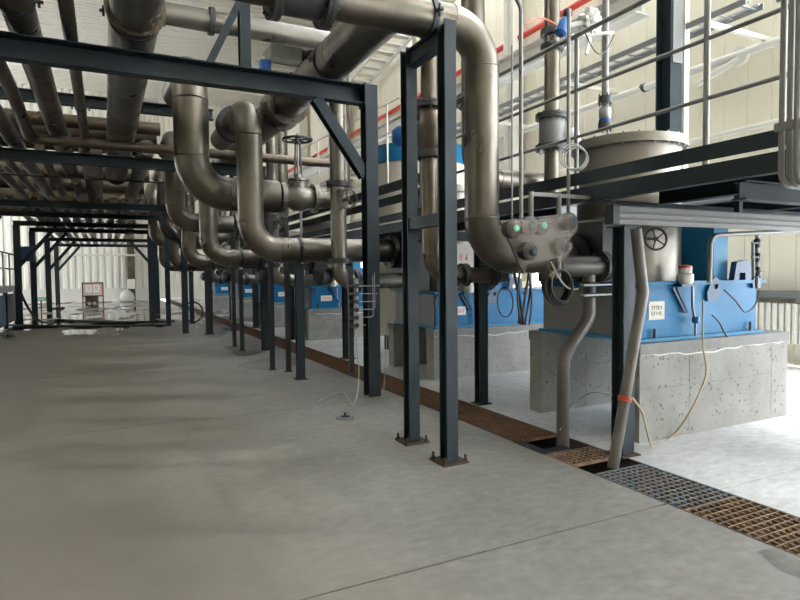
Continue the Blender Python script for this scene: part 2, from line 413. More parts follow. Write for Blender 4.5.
gm.box(XL, 7.5, YB - .12, YB, 0, ZR + .16).box(9.0, XR, YB - .12, YB, 0, ZR + .16).box(7.5, 9.0, YB - .12, YB, 3.0, ZR + .16)
wb = obj('wall_back', gm, 'cream_wall', kind='structure')
wn = 0
def window(x, h, nx, nz):
    global wn; wn += 1
    y0, y1, z0, z1 = h
    fr = G()
    for k in range(nx + 1):
        y = y0 + (y1 - y0) * k / nx; fr.box(x - .04, x + .04, y - .03, y + .03, z0, z1)
    for k in range(nz + 1):
        z = z0 + (z1 - z0) * k / nz; fr.box(x - .038, x + .038, y0, y1, z - .03, z + .03)
    o = obj('window_%d' % wn, fr, 'white_paint', kind='structure')
    dy, dz = (y1 - y0) / nx, (z1 - z0) / nz
    for i in range(nx):
        for j in range(nz):
            obj('pane', G().box(x - .004, x + .004, y0 + i * dy + .03, y0 + (i + 1) * dy - .03, z0 + j * dz + .03, z0 + (j + 1) * dz - .03), 'window_glass', o)
for h in RH: window(XR + .1, h, max(2, round((h[1] - h[0]) / 2)), 2)
for h in LH: window(XL - .06, h, max(2, round((h[1] - h[0]) / 3)), 2)
# upright panels of the right wall (0.42 m pitch); windows stay clear
PW = 0.425
def wpanel(y, z0, z1):
    a = PW / 2
    return G().prof((XR + .04, y, z0), (XR + .04, y, z1), [(-a + .002, 0), (-a + .008, .012), (a - .008, .012), (a - .002, 0)], (-1, 0, 0))
y = 4.8 + PW / 2
variants = {}
while y < YF - .2:
    z0 = 2.25 if any(a_ - .25 < y < b_ + .25 for a_, b_ in LOWW) else .02
    z1 = ZR - .05 if y > 11.75 else 9.9
    if (z0, z1) not in variants: variants[(z0, z1)] = (obj('wall_panel', wpanel(y, z0, z1), 'cream_wall', wr), y)
    else: dup(variants[(z0, z1)][0], (0, y - variants[(z0, z1)][1], 0), wr)
    y += PW
# far wall: trapezoidal sheet above a plain dado
gm = G(); per = 0.42; prof = []
x = XL
pts = []
while x < XR:
    pts += [(x, 0), (x + per * .30, 0), (x + per * .42, -.06), (x + per * .88, -.06)]; x += per
n = len(pts)
vs = [(p[0], YF + p[1], .80) for p in pts] + [(p[0], YF + p[1], ZR) for p in pts]
gm.add(vs, [(i, i + 1, n + i + 1, n + i) for i in range(n - 1)])
gm.box(XL, XR + .2, YF + .01, YF + .12, 0, ZR + .2)
wf = obj('wall_far', gm, 'far_wall', kind='structure', sharp=.3)
tr2 = obj('trim_2', G().box(XL, XR, YF - .10, YF + .01, .76, .84), 'white_paint', kind='structure')
dado = None
for i in range(9):
    x0 = -6.4 + i * 1.02
    obj('dado_panel', G().box(x0 + .01, x0 + 1.01, YF - .05, YF + .01, .06, .75), 'white_paint', wf)
# roof: corrugated sheet running across the hall on white purlins, with skylight strips
SKY = [(-6.0, -3.5), (3.0, 6.0), (8.0, 11.0), (13.5, 18.5)]
SX0, SX1 = 5.0, 9.6
edges = [YB] + [e for s_ in SKY for e in s_] + [YF]
gm = G(); per = 0.32
for ya, yb in zip(edges[0::2], edges[1::2]):
    pts = []; y = ya
    while y < yb - .01:
        e = min(per, yb - y); pts += [(y, 0), (y + e * .80, 0), (y + e * .81, .13), (y + e * .99, .13)]; y += e
    n = len(pts)
    vs = [(XL, p[0], ZR + p[1]) for p in pts] + [(XR + .2, p[0], ZR + p[1]) for p in pts]
    gm.add(vs, [(i, i + 1, n + i + 1, n + i)[::-1] for i in range(n - 1)])
    gm.box(XL, XR + .2, ya, yb, ZR + .15, ZR + .2)
for ya, yb in SKY: gm.box(XL, SX0, ya, yb, ZR + .02, ZR + .2).box(SX1, XR + .2, ya, yb, ZR + .02, ZR + .2)
ro = obj('ceiling', gm, 'roof_sheet', kind='structure', sharp=.3)
for ya, yb in SKY:
    wn += 1
    fr = G()
    nb = 8
    for k in range(nb + 1):
        x = SX0 + (SX1 - SX0) * k / nb; fr.box(x - .03, x + .03, ya, yb, ZR + .05, ZR + .12)
    o = obj('window_%d' % wn, fr, 'white_paint', kind='structure')
    for k in range(nb):
        x = SX0 + (SX1 - SX0) * k / nb; obj('pane', G().box(x + .03, x + (SX1 - SX0) / nb - .03, ya, yb, ZR + .08, ZR + .09), 'window_glass', o)
for k, y in enumerate((3.2, 9.2, 15.2, 18.5, 24.5, 36.5)):
    rb = obj('trim_%d' % (3 + k), G().hsec((XL, y, ZR - .42), (XR, y, ZR - .42), .26, .80, .03), 'white_paint', kind='structure')
ew = obj('trim_9', G().box(XR - .12, XR + .03, 11.8, YF, ZR - .5, ZR - .28), 'pipe_brown', kind='structure')   # eaves strip
# radiator shelf and dado shelf along the right wall
led = obj('trim_10', G().box(XR - .22, XR + .04, 4.9, 7.5, 1.10, 1.22), 'grey_panel', kind='structure')

# ================================================================== STEEL FRAMES
def hpost(gm, x, y, z0, z1, w, d=None):
    return gm.hsec((x, y, z0), (x, y, z1), w, d or w, .012, (0, 1, 0))
def base_plate(root, x, y, s=.24):
    p = obj('base_plate', G().cbox((x, y, .008), (s, s, .016)), 'rust_dark', root)
    for dx in (-1, 1):
        for dy in (-1, 1): obj('anchor_bolt', G().tube((x + dx * s * .4, y + dy * s * .4, .01), (x + dx * s * .4, y + dy * s * .4, .07), .011, 8).tube((x + dx * s * .4, y + dy * s * .4, .016), (x + dx * s * .4, y + dy * s * .4, .034), .02, 6), 'rust_dark', p)
def portal(label, Y, xl, xr, ztop, hb, w, brace_r=True, brace_l=True, left=True, post_z=None, bl=.75, wp=None):
    r = thing('pipe_rack_portal', label, 'steel frame', ((xl + xr) / 2, Y, 0), 'portals of the pipe rack')
    wp = wp or w
    obj('beam', G().chan((xl - w / 2, Y, ztop - hb / 2), (xr + w / 2, Y, ztop - hb / 2), w, hb, .014), 'steel_paint', r)
    for x, s, on, br in ((xl, 1, left, brace_l), (xr, -1, True, brace_r)):
        if on: obj('post', hpost(G(), x, Y, 0, ztop - (hb + .001 if x == xl else hb + .001), wp), 'steel_paint', r)
        if br and on: obj('knee_brace', G().hsec((x + s * wp * .3, Y, ztop - hb - bl * 1.15), (x + s * bl, Y, ztop - hb), wp * .6, wp * .6, .01, (0, 1, 0)), 'steel_paint', r)
    return r
# the one that crosses the top of the picture: beam ends flush in the post
r = thing('pipe_rack_portal', 'dark steel frame across the top left with diagonal knee brace, nearest of the row', 'steel frame', (0.2, 6.87, 0), 'portals of the pipe rack')
obj('beam', G().chan((-3.2, 6.87, 3.78), (2.93, 6.87, 3.78), .16, .235, .014), 'steel_paint', r)
obj('post', hpost(G(), 3.02, 6.87, 0, 3.90, .16, .18), 'steel_paint', r)
obj('knee_brace', G().hsec((2.95, 6.87, 2.78), (2.32, 6.87, 3.665), .13, .13, .012, (0, 1, 0)), 'steel_paint', r)
obj('end_plate', G().box(2.925, 2.935, 6.77, 6.97, 3.63, 3.91), 'steel_paint', r)
obj('post', hpost(G(), -3.1, 6.87, 0, 3.66, .2), 'steel_paint', r)
up_ = thing('rack_strut', 'short dark steel strut and diagonal standing on top of the nearest rack beam', 'steel frame', (1.5, 6.87, 3.9))
p_ = at(245, 66, Y=6.87)
obj('strut', G().hsec((p_.x, 6.87, 3.9), (p_.x, 6.87, 5.0), .12, .12, .01, (0, 1, 0)), 'steel_paint', up_)
q0 = at(222, 58, Y=6.95); q1 = at(236, 5, Y=6.95)
obj('diagonal', G().bar((1.10, 6.87, 3.9), (1.44, 6.87, 4.62), .08, .13, (0, 1, 0)), 'steel_paint', up_)
portal('dark steel frame of the second bay, behind the two large bent pipes', 12.15, -2.4, 2.95, 3.77, .2, .16, brace_r=False)
portal('dark steel frame of the third bay with a knee brace at its right post', 16.9, -3.1, 1.92, 3.44, .18, .15)
portal('thin dark steel frame fourth from the near end of the pipe rack', 19.8, -3.3, 1.75, 3.44, .15, .14, brace_r=False)
portal('dark steel frame whose left post stands in front of the low railing platform', 23.2, -2.58, 1.5, 3.44, .16, .19, brace_r=False, bl=1.15)
portal('dark steel frame just beyond the black hose on the wet floor', 26.2, -2.42, 1.9, 3.44, .16, .19, brace_r=False, bl=1.15)
portal('dark steel frame second from the far end of the pipe rack', 32.5, -2.4, 2.35, 3.44, .16, .22, brace_r=True, bl=1.15)
portal('dark steel frame at the far end of the rack nearest the sign stand', 38.2, -2.4, 2.8, 3.44, .16, .22, brace_r=True, bl=1.15)
ub = thing('upper_rack_beam', 'blue-grey beam on stub posts above the second rack frame', 'beam', (0, 12.2, 3.77))
obj('beam', G().chan((-3.2, 12.2, 4.72), (2.0, 12.2, 4.72), .14, .20, .012), 'steel_paint', ub)
for x_ in (-2.6, 1.75): obj('stub_post', hpost(G(), x_, 12.2, 3.771, 4.62, .12), 'steel_paint', ub)

# free-standing pipe support frame with two posts (foreground)
s_ = thing('pipe_support_frame', 'two-post dark steel goal frame on bolted plates in the foreground', 'steel frame', (2.52, 4.46, 0))
XA = 2.50
for y_ in (4.13, 4.79):
    obj('post', hpost(G(), XA, y_, .016, 3.56, .105, .12), 'steel_paint', s_); base_plate(s_, XA, y_)
obj('top_beam', G().hsec((XA, 4.191, 3.46), (XA, 4.729, 3.46), .10, .15, .012), 'steel_paint', s_)
obj('cross_rail', G().chan((XA, 4.191, 2.0), (XA, 4.729, 2.0), .08, .1, .01), 'steel_paint', s_)

# single posts
def post(label, x, y, h, w, name='steel_post', base=0.0, mt='steel_paint', group='posts of the pipe supports', cap=True):
    r = thing(name, label, 'post', (x, y, base), group)
    obj('column', hpost(G(), x, y, base + .012, h, w), mt, r)
    obj('base_plate', G().cbox((x, y, base + .006), (w * 1.6, w * 1.6, .012)), 'rust_dark', r)
    if cap: obj('cap_plate', G().cbox((x, y, h + .006), (w * 1.5, w * 1.5, .012)), mt, r)
    return r
post('dark steel post behind the rusty grating, right of the two-post frame', 3.97, 5.81, 2.15, .115, group='platform posts')
post('dark steel post rising from the grating beside the slanted pipe', 3.90, 3.60, 1.92, .13, group='platform posts')
for i, (y_, l_) in enumerate(((10.16, 'slim steel post under the platform between the second and third plinths'), (13.9, 'steel post under the platform beside the fourth plinth'), (17.6, 'steel post under the platform at the fifth plinth'), (21.3, 'farthest visible steel post under the platform'))):
    post(l_, 3.98, y_, 2.15, .15, group='platform posts')
post('blue-grey steel post holding up the nearest S-bend pipe', 2.57, 8.49, 1.70, .11)
post('thin black post left of the blue-grey S-bend post', 2.60, 9.25, 2.45, .07, mt='steel_dark')
post('thinner black post, the left one of the pair below the gate valve', 2.42, 9.55, 2.45, .07, mt='steel_dark')
post('thin black post standing beside the blue puddle reflection, right one', 2.50, 12.35, 1.66, .075, mt='steel_dark')
post('thin black post standing beside the blue puddle reflection, left one', 2.50, 13.15, 2.45, .075, mt='steel_dark')
post('broad black post standing in the wet patch beneath the bent pipes', 2.45, 16.3, 1.70, .17, mt='steel_dark')
post('grey post on the wet floor at the far bend pipes', 2.5, 20.2, 1.70, .13)

# ================================================================== RIGHT PLATFORM
PY0, PY1 = 0.6, 31.0
pf = thing('platform', 'long dark steel walkway platform with toe plate along the right side', 'platform', (4.0, 5, 2.2))
obj('edge_channel', G().chan((3.85, PY0, 2.235), (3.85, PY1, 2.235), .08, .13, .01), 'steel_paint', pf)
obj('toe_plate', G().box(3.845, 3.853, PY0, PY1, 2.335, 2.445), 'steel_paint', pf)
MPITCH = 3.72; NM = 6
MDY = [0, 3.72, 9.65, 13.55, 18.2, 23.2]
mys = [4.51 + d for d in MDY]
obj('deck_plate', G().box(3.86, 4.30, PY0, PY1, 2.302, 2.31), 'grey_panel', pf)
ye = PY0
TKX, TKY, TKR = 5.69, 10.5, .95
ops = sorted([(m_ - .66, m_ + .66) for m_ in mys] + [(TKY - 1.0, TKY + 1.0)])
for a_, b_ in ops + [(PY1, PY1)]:
    y1_ = a_
    obj('deck_plate', G().box(4.30, 7.6, ye, y1_, 2.302, 2.31), 'grey_panel', pf); ye = b_
obj('deck_plate', G().box(5.7, 7.6, mys[0] - .65, mys[0] + .65, 2.302, 2.31), 'grey_panel', pf)
for x_ in (4.62, 6.2, 7.55):
    yy = PY0
    segs = []
    if x_ == 4.62:
        e = PY0
        for my in mys: segs.append((e, my - .66)); e = my + .66
        segs.append((e, PY1))
    elif x_ == 6.2: segs = [(PY0, TKY - 1.05), (TKY + 1.05, PY1)]
    else: segs = [(PY0, PY1)]
    for a_, b_ in segs: obj('joist', G().hsec((x_, a_, 2.235), (x_, b_, 2.235), .1, .13, .01), 'steel_paint', pf)
for my in mys:
    for d_ in (-.72, .72): obj('cross_beam', G().hsec((3.9, my + d_, 2.10), (7.6, my + d_, 2.10), .1, .13, .01), 'steel_paint', pf)
for y_ in (1.5, 2.6): obj('cross_beam', G().hsec((3.9, y_, 2.10), (7.6, y_, 2.10), .1, .13, .01), 'steel_paint', pf)
for y_ in (7.0, 12.0, 16.4): obj('platform_leg', hpost(G(), 7.4, y_, 0, 2.03, .15), 'steel_paint', pf)
obj('platform_leg', hpost(G(), 7.4, 1.5, 0, 2.03, .15), 'steel_paint', pf)
# railing
rl = thing('platform_railing', 'grey tube railing with three rails along the platform edge', 'railing', (3.87, 4, 2.31))
for z_, r_ in ((3.69, .021), (3.20, .016), (2.78, .016)): obj('rail', G().tube((3.88, PY0, z_), (3.88, 7.6, z_), r_, 12), 'rail_paint', rl)
for y_ in (2.84, 4.14, 5.6, 7.1): obj('rail_post', G().tube((3.88, y_, 2.311), (3.88, y_, 3.69), .021, 12), 'rail_paint', rl)
# loop-ended ladder handrails at the near end of the platform
lh = thing('ladder_handrail', 'grey tubes with hooked lower ends at the top right edge', 'railing', (3.8, 2.2, 2.1))
for k, (px_) in enumerate((784, 792, 799)):
    a_ = at(px_, 20, X=3.72 - .02 * k)
    Y_ = a_.y; X_ = a_.x
    pts = [(X_, Y_, 4.2), (X_, Y_, 2.16)]
    arc = [(X_ + .09 - .09 * math.cos(t), Y_, 2.16 - .09 * math.sin(t)) for t in [math.pi * j / 14 / 1.0 * .5 for j in range(0, 15)]]
    pts = [(X_, Y_, 4.2)] + arc + [(X_ + .30, Y_, 2.07)]
    obj('handrail_tube', G().sweep(pts, .018, 12), 'rail_paint', lh)
for z_ in (2.42, 3.2): obj('cross_bar', G().bar(at(781, 10, X=3.68) * 0 + V((3.70, at(784, 20, X=3.72).y + .03, z_)), V((3.68, at(799, 20, X=3.68).y - .1, z_)), .02, .05), 'rail_paint', lh)

# strut channel beam under the deck and the slanted pipe that leans on it
sb = thing('strut_beam', 'galvanised slotted channel beam below the platform deck', 'beam', (5, 3.5, 1.93))
for z_ in (1.955, 2.005, 2.055): obj('strut_channel', G().chan((3.67, 3.47, z_), (6.9, 3.47, z_), .05, .044, .004), 'rail_paint', sb)
obj('end_bracket', G().box(3.60, 3.67, 3.43, 3.52, 1.93, 2.08), 'cast_iron', sb)
obj('hanger', G().bar((5.2, 3.47, 2.08), (5.2, 3.47, 2.30), .05, .05).bar((6.3, 3.47, 2.08), (6.3, 3.47, 2.30), .05, .05), 'steel_dark', sb)
i0, i1, i2 = at(636, 229, Y=3.42), at(643, 292, Y=3.42), at(613, 462, Y=3.42); i2.z = -.02
pipe_run('slanted_pipe', 'slanted kinked grey steel pipe leaning from the platform to the grating', [i0, i1, i2], .045, .12, mt='weathered')

# upper walkway behind, in front of the second and further vessels
uw = thing('upper_walkway', 'higher dark walkway with two edge beams in front of the second vessel', 'platform', (5.0, 10, 2.9))
obj('edge_beam', G().chan((4.25, 7.0, 2.973), (4.25, 24, 2.973), .08, .14, .01), 'steel_paint', uw)
obj('toe_plate', G().box(4.19, 4.20, 7.0, 24, 2.675, 2.81), 'steel_paint', uw)

# ================================================================== DRAIN GRATING
gr_group = 'grating panels over the drain'
def grating(label, y0, y1, mt, mt2=None, z=0.0, nx=9, pitch=.058, tilt=None):
    r = thing('drain_grating', label, 'grating', ((GX0 + GX1) / 2, (y0 + y1) / 2, -.03), gr_group)
    a, b = GX0 + .014, GX1 - .014
    for x in (a + .003, b - .003): obj('side_bar', G().box(x - .003, x + .003, y0 + .004, y1 - .004, -.03, z), mt, r)
    ny = max(2, round((y1 - y0) / pitch)); first = None
    for k in range(ny + 1):
        y = y0 + .006 + (y1 - y0 - .012) * k / ny
        if first is None: first = obj('cross_bar', G().box(a, b, y - .0035, y + .0035, -.026, z + .002), mt, r); fy = y
        else: dup(first, (0, y - fy, 0), r)
    first = None
    for k in range(1, nx):
        x = a + (b - a) * k / nx
        if first is None: first = obj('bearing_bar', G().box(x - .004, x + .004, y0 + .004, y1 - .004, -.03, z), mt2 or mt, r); fx = x
        else: dup(first, (x - fx, 0, 0), r)
    return r
grating('light brown grating panel at the right picture edge, nearest the camera', 0.55, 1.62, 'rust_light')
grating('light brown grating panel in front of the plinth, second from the right edge', 1.62, 2.55, 'rust_light')
grating('blue-stained grating panel at the foot of the slanted pipe', 2.55, 3.34, 'blue_stain', 'rust_light')
grating('short broken piece of rusty grating between the two pipes', 3.58, 3.90, 'rust_light')
gy = [4.34, 5.2, 6.1, 7.0, 7.95, 8.9, 9.9, 10.9]
gl_ = ['rusty grating panel just beyond the open hole at the drain pipe', 'rusty grating panel right of the two-post frame', 'rusty grating panel left of the platform post', 'rusty grating panel beside the rack post', 'rusty grating panel in the shade before the second plinth', 'far rusty grating panel beside the second plinth', 'far rusty grating panel under the bent pipes']
for (a_, b_), l_ in zip(zip(gy[:-1], gy[1:]), gl_): grating(l_, a_, b_, 'rust')
def far_grating(y0, y1):
    gm = G(); y = y0
    while y < y1: gm.box(GX0 + .014, GX1 - .014, y - .004, y + .004, -.03, 0); y += .07
    for k in range(10):
        x = GX0 + .02 + k * .055; gm.box(x - .004, x + .004, y0, y1, -.03, 0)
    return gm
obj('drain_grating', far_grating(10.9, 30), 'rust', label='rest of the rusty drain grating running to the far end', cat='grating', kind='stuff')
obj('cover_plate', G().box(3.30, 3.62, 3.92, 4.02, -.02, .004).box(3.30, 3.40, 4.0, 4.32, -.02, .004), 'steel_dark', label='black plate frame around the foot of the drain pipe', cat='plate')

# ================================================================== PLINTHS AND MACHINES
ordn = ['nearest', 'second', 'third', 'fourth', 'fifth', 'sixth']
def plinth(k, dy, dz):
    for nm, ya, yb, xx in (('near', 3.75, 3.96, 6.47 if k == 0 else 6.8), ('far', 5.09, 5.28, 6.6)):
        r = thing('machine_plinth', '%s wall of the concrete plinth carrying the %s blue machine' % (nm, ordn[k]), 'plinth', (5.5, ya + dy, 0), 'concrete plinth walls')
        gm = G()
        for x0, x1 in ((4.27, 4.93), (4.935, 6.2), (6.205, xx)):
            for z0, z1 in ((0, .475), (.48, .80 + dz)): obj('cast_block', G().box(x0, x1, ya + dy, yb + dy, z0, z1), 'plinth', r)
        obj('joint_fill', G().box(4.275, xx - .005, ya + dy + .005, yb + dy - .005, .005, .79 + dz), 'grout', r)
        if nm == 'near':
            ca = G().sweep([(4.28 + (xx - 4.3) * i / 30, ya + dy - .004, .80 + dz + .008 * math.sin(i * 1.3) + random.uniform(-.006, .004) - .03 * math.exp(-((i - 12) / 6) ** 2)) for i in range(31)], .007, 6)
            obj('caulk_line', ca, 'white_paint', r)
        obj('grout_cap', G().box(4.26, xx + .01, ya + dy - .012, yb + dy + .01, .80 + dz, .90 + dz), 'grout', r)
def plinth_light_stop(k, dy, dz):  # added wall that keeps light out of the plinth gap
    obj('light_stop_wall', G().box(5.7, 5.9, 3.965 + dy, 5.085 + dy, 0, .88 + dz), 'plinth', label='added wall blocking light in the plinth gap under the %s blue machine' % ordn[k], cat='plinth', group='added light-blocking walls')
def lug(root, c, mt='blue_dark', s=.13, th=.025):
    # triangular lifting lug with a hole, in a plane Y = const
    cx, cy, cz = c; n = 14; out = [(-s, -s * .9), (s * .9, -s * .9), (s * .9, s * .6), (s * .3, s), (-s * .2, s * .5)]
    gm = G()
    hole = [(s * .38 + math.cos(2 * math.pi * i / n) * s * .27, s * .25 + math.sin(2 * math.pi * i / n) * s * .27) for i in range(n)]
    # outline resampled to n points by angle around the hole
    hc = (s * .38, s * .25); rim = []
    for i in range(n):
        a = 2 * math.pi * i / n; d = (math.cos(a), math.sin(a)); best = None
        for (x0, y0), (x1, y1) in zip(out, out[1:] + out[:1]):
            ex, ey = x1 - x0, y1 - y0; den = d[0] * ey - d[1] * ex
            if abs(den) < 1e-9: continue
            t = ((x0 - hc[0]) * ey - (y0 - hc[1]) * ex) / den; u = ((x0 - hc[0]) * d[1] - (y0 - hc[1]) * d[0]) / den
            if t > 0 and -1e-6 <= u <= 1 + 1e-6 and (best is None or t < best): best = t
        rim.append((hc[0] + d[0] * best, hc[1] + d[1] * best))
    vs = []
    for y in (cy - th / 2, cy + th / 2): vs += [(cx + p[0], y, cz + p[1]) for p in rim] + [(cx + p[0], y, cz + p[1]) for p in hole]
    fs = []
    for i in range(n):
        j = (i + 1) % n
        fs += [(i, j, n + j, n + i), (2 * n + i, 3 * n + i, 3 * n + j, 2 * n + j), (i, 2 * n + i, 2 * n + j, j), (n + i, n + j, 3 * n + j, 3 * n + i)]
    gm.add(vs, fs); return obj('lifting_lug', gm, mt, root)
def scribble(root, x0, x1, z0, z1, y, mt, rows=2, cols=4, seed=1, name='lettering'):
    rnd = random.Random(seed); gm = G(); dz = (z1 - z0) / rows; dx = (x1 - x0) / cols
    for r_ in range(rows):
        for c_ in range(cols):
            ax, az = x0 + c_ * dx + dx * .1, z0 + r_ * dz + dz * .15; ww, hh = dx * .75, dz * .7; t = min(ww, hh) * .14
            for _ in range(3): q = az + rnd.random() * (hh - t); gm.box(ax, ax + ww * rnd.uniform(.6, 1), y - .001, y, q, q + t)
            for _ in range(2): q = ax + rnd.random() * (ww - t); gm.box(q, q + t, y - .001, y, az, az + hh)
    return obj(name, gm, mt, root)
def machine(k):
    dy = MDY[k]; dz = -.17 if k else 0; my = 4.51 + dy; y0, y1 = 3.86 + dy, 5.16 + dy
    r = thing('centrifuge', '%s blue process machine with stainless vessel in the row on concrete plinths' % ordn[k], 'machine', (5.1, my, .9), 'blue machines in a row')
    B = .93 + dz; T = 1.42 + dz; D = T + .035; XE = 6.10 if k == 0 else 6.62
    obj('base_casing', G().box(4.38, XE, y0, y1, B, T), 'blue_paint', r)
    obj('base_flange', G().box(4.34, XE + .06, y0 - .05, y1 + .05, B - .03, B), 'blue_pale', r)
    obj('top_plate', G().box(4.34, XE + .1, y0 - .03, y1 + .03, T, D), 'blue_paint', r)
    obj('side_plate', G().box(4.345, 4.38, y0 + .02, y1 - .02, B + .01, T - .02), 'grey_panel', r)
    vx = 4.94; vr = .515
    ztop = 2.80
    obj('drum_housing', G().lathe([(vr - .05, 0), (vr, 0), (vr, ztop - D)], (vx, my, D), n=48), 'stainless', r)
    obj('shade_box', G().box(4.16, 4.40, my - .42, my + .5, D + .0, 2.02), 'black_rubber', r)  # added black box standing in for the shade under the deck
    li = obj('lid', G().lathe([(vr, 0), (vr + .06, 0), (vr + .06, .045), (vr + .05, .05), (vr + .05, .09), (vr - .02, .095), (vr * .5, .16), (.1, .18)], (vx, my, ztop), n=48), 'stainless', r)
    obj('lid_bolts', G().bolts((vx, my, ztop + .045), (0, 0, 1), vr + .035, 24, .011, .06), 'galvanised', li, kind='stuff')
    obj('drive_housing', G().box(5.48, 5.70, y0 + .05, y1 - .1, D, 2.02), 'blue_pale', r)
    obj('gearbox', G().box(5.72, 6.0, y0 + .3, y1 - .2, D, 1.72), 'blue_pale', r)
    for x_ in (4.55, 5.96): obj('hold_down_bolt', G().tube((x_, y0 - .03, B - .01), (x_, y0 - .03, B + .09), .014, 8), 'cast_iron', r)
    lug(r, (5.36, y0 - .02, T - .05)); lug(r, (6.05, y0 - .02, T + .04), s=.10); lug(r, (4.40, y0 - .02, T - .09), s=.10)
    A = y0 - .05
    obj('pedestal_arch', G().plate([(5.66, A, D), (5.73, A, D), (5.73, A, D + .075), (5.84, A, D + .075), (5.84, A, D), (5.93, A, D), (5.93, A, D + .165), (5.86, A, D + .205), (5.70, A, D + .185)], (0, .06, 0)), 'blue_dark', r)
    # vibration sensor with white head and red cap
    sx = 4.92
    sn = obj('sensor', G().lathe([(.06, 0), (.075, .02), (.075, .09), (.06, .10), (.06, .15)], (sx, y0 - .06, D - .025), n=20), 'white_paint', r)
    obj('sensor_cap', G().lathe([(.062, 0), (.062, .02), (.03, .03)], (sx, y0 - .06, D + .125), n=20), 'red_cap', sn)
    obj('sensor_shelf', G().box(sx - .12, sx + .1, y0 - .12, y0 + .01, D - .05, D - .026), 'blue_dark', r)
    for q_ in (-.12, -.06): obj('sensor_strut', G().bar((sx + q_, y0 - .02, D - .06), (sx + .10 + q_ * .5, y0 - .03, D - .30), .022, .022), 'blue_dark', r)
    obj('spray_pipe', G().sweep([(sx + .08, y0 - .08, D - .04), (sx + .085, y0 - .08, D - .26), (sx + .13, y0 - .08, D - .4), (sx + .13, y0 - .08, B)], .014, 10), 'galvanised', r)
    obj('coupling', G().lathe([(.02, 0), (.035, .01), (.035, .06), (.02, .07)], (sx + .13, y0 - .08, B + .12), n=12), 'blue_motor', r)
    # name plate
    nx, nz, nw, nh = (4.50, 1.10, .21, .17) if k == 0 else (4.62, .92, .28, .13)
    np_ = obj('name_plate', G().box(nx, nx + nw, y0 - .006, y0, nz, nz + nh), 'plate_cream' if k == 0 else 'plate_white', r)
    scribble(np_, nx + .03, nx + nw - .03, nz + .03, nz + nh - .03, y0 - .006, 'ink' if k == 0 else 'ink_red', 2, 5, 3 + k)
    if k == 1:
        p2 = obj('notice', G().box(5.16, 5.30, y0 - .006, y0, 1.02, 1.20), 'plate_white', r)
        scribble(p2, 5.18, 5.28, 1.06, 1.14, y0 - .006, 'ink', 1, 2, 9)
        obj('service_panel', G().box(4.72, 5.06, y0 + .02, y0 + .04, D, 2.0), 'plate_cream', r)
        scribble(r, 4.80, 4.98, 1.60, 1.86, y0 + .02, 'ink_red', 2, 2, 11, 'stencil')
    return r
for k in range(NM):
    plinth(k, MDY[k], -.17 if k else 0); machine(k)
    if k: plinth_light_stop(k, MDY[k], -.17)
# handwheel drain valve on the nearest drum
gv = thing('drum_valve', 'black five-spoke handwheel on the nearest stainless drum', 'valve', (4.6, 3.9, 1.75))
hw = at(656, 239, Y=3.80)
obj('valve_stem', G().tube((hw.x, 3.8, hw.z), (hw.x - .06, 4.12, hw.z + .06), .016, 10).lathe([(.04, 0), (.04, .1)], (hw.x - .05, 4.06, hw.z + .05), (-.18, .96, .18), 12), 'galvanised', gv)
obj('handwheel', wheel_mesh(hw, (-.45, -.88, .08), .098, 5, .011), 'cast_iron', gv)
# bent guard tube in front of the nearest machine and the little ball-valve set hung from it
pipe_run('guard_tube', 'grey tube that bends down in front of the nearest machine', [(7.2, 3.62, 2.0), (5.03, 3.62, 1.88), (5.02, 3.62, 1.44)], .022, .10, mt='rail_paint')
bv = thing('sampling_valves', 'small vertical sampling valve set hanging right of the nearest machine', 'valve', (5.95, 3.6, 1.4))
c0 = at(757, 232, Y=3.62); c1 = at(757, 288, Y=3.62)
obj('riser', G().tube(c0, c1, .019, 10).tube(c0 + V((-.06, 0, -.12)), c1 + V((-.06, 0, .12)), .016, 10), 'rail_paint', bv)
for t in (.2, .45, .7):
    c = c0.lerp(c1, t); obj('valve_block', G().lathe([(.02, -.045), (.032, -.03), (.032, .03), (.02, .045)], c, (0, 0, 1), 12).bar(c + V((-.06, 0, 0)), c + V((.0, 0, 0)), .025, .025), 'cast_iron', bv)
    obj('lever', G().bar(c + V((0, -.03, 0)), c + V((-.13 if t < .6 else .06, -.03, .0)), .014, .014), 'cast_iron', bv)

# ================================================================== LARGE PIPES
# foreground header along X, dropping to the nearest machine
HY, HZ = 4.46, 3.715
v1 = pipe_run('drop_pipe', 'large stainless pipe turning down from the top header to the nearest machine', [(1.62, HY, HZ), (3.06, HY, HZ), (3.06, HY, 1.70), (4.155, HY, 1.70)], .155, .34, mt='pipe', flanges=[((4.11, HY, 1.70), (1, 0, 0))], clamps=[((2.52, HY, HZ), (1, 0, 0))], seams=1.3, n=32)
bf = thing('butterfly_valve', 'butterfly valve with draped cable in the top header pipe', 'valve', (1.4, HY, HZ - .2))
flange((1.20, HY, HZ), (1, 0, 0), .16, 'pipe_dark', bf, k=12); flange((1.60, HY, HZ), (1, 0, 0), .16, 'pipe_dark', bf, k=12)
obj('valve_body', G().lathe([(.17, 0), (.185, .03), (.185, .29), (.17, .32)], (1.24, HY, HZ), (1, 0, 0), 32), 'pipe_dark', bf)
obj('draped_cable', G().sweep([(1.30 + .24 * t, HY - .2 - .02 * math.sin(math.pi * t), HZ + .18 - .26 * math.sin(math.pi * t)) for t in [i / 14 for i in range(15)]], .010, 6).sweep([(1.33 + .2 * t, HY - .205 - .02 * math.sin(math.pi * t), HZ + .18 - .15 * math.sin(math.pi * t)) for t in [i / 14 for i in range(15)]], .009, 6), 'plate_white', bf)
pipe_run('header_pipe', 'dark brown pipe along the top edge left of the butterfly valve', [(-2.6, HY, HZ), (1.19, HY, HZ)], .15, mt='pipe_brown', seams=1.6, n=28)
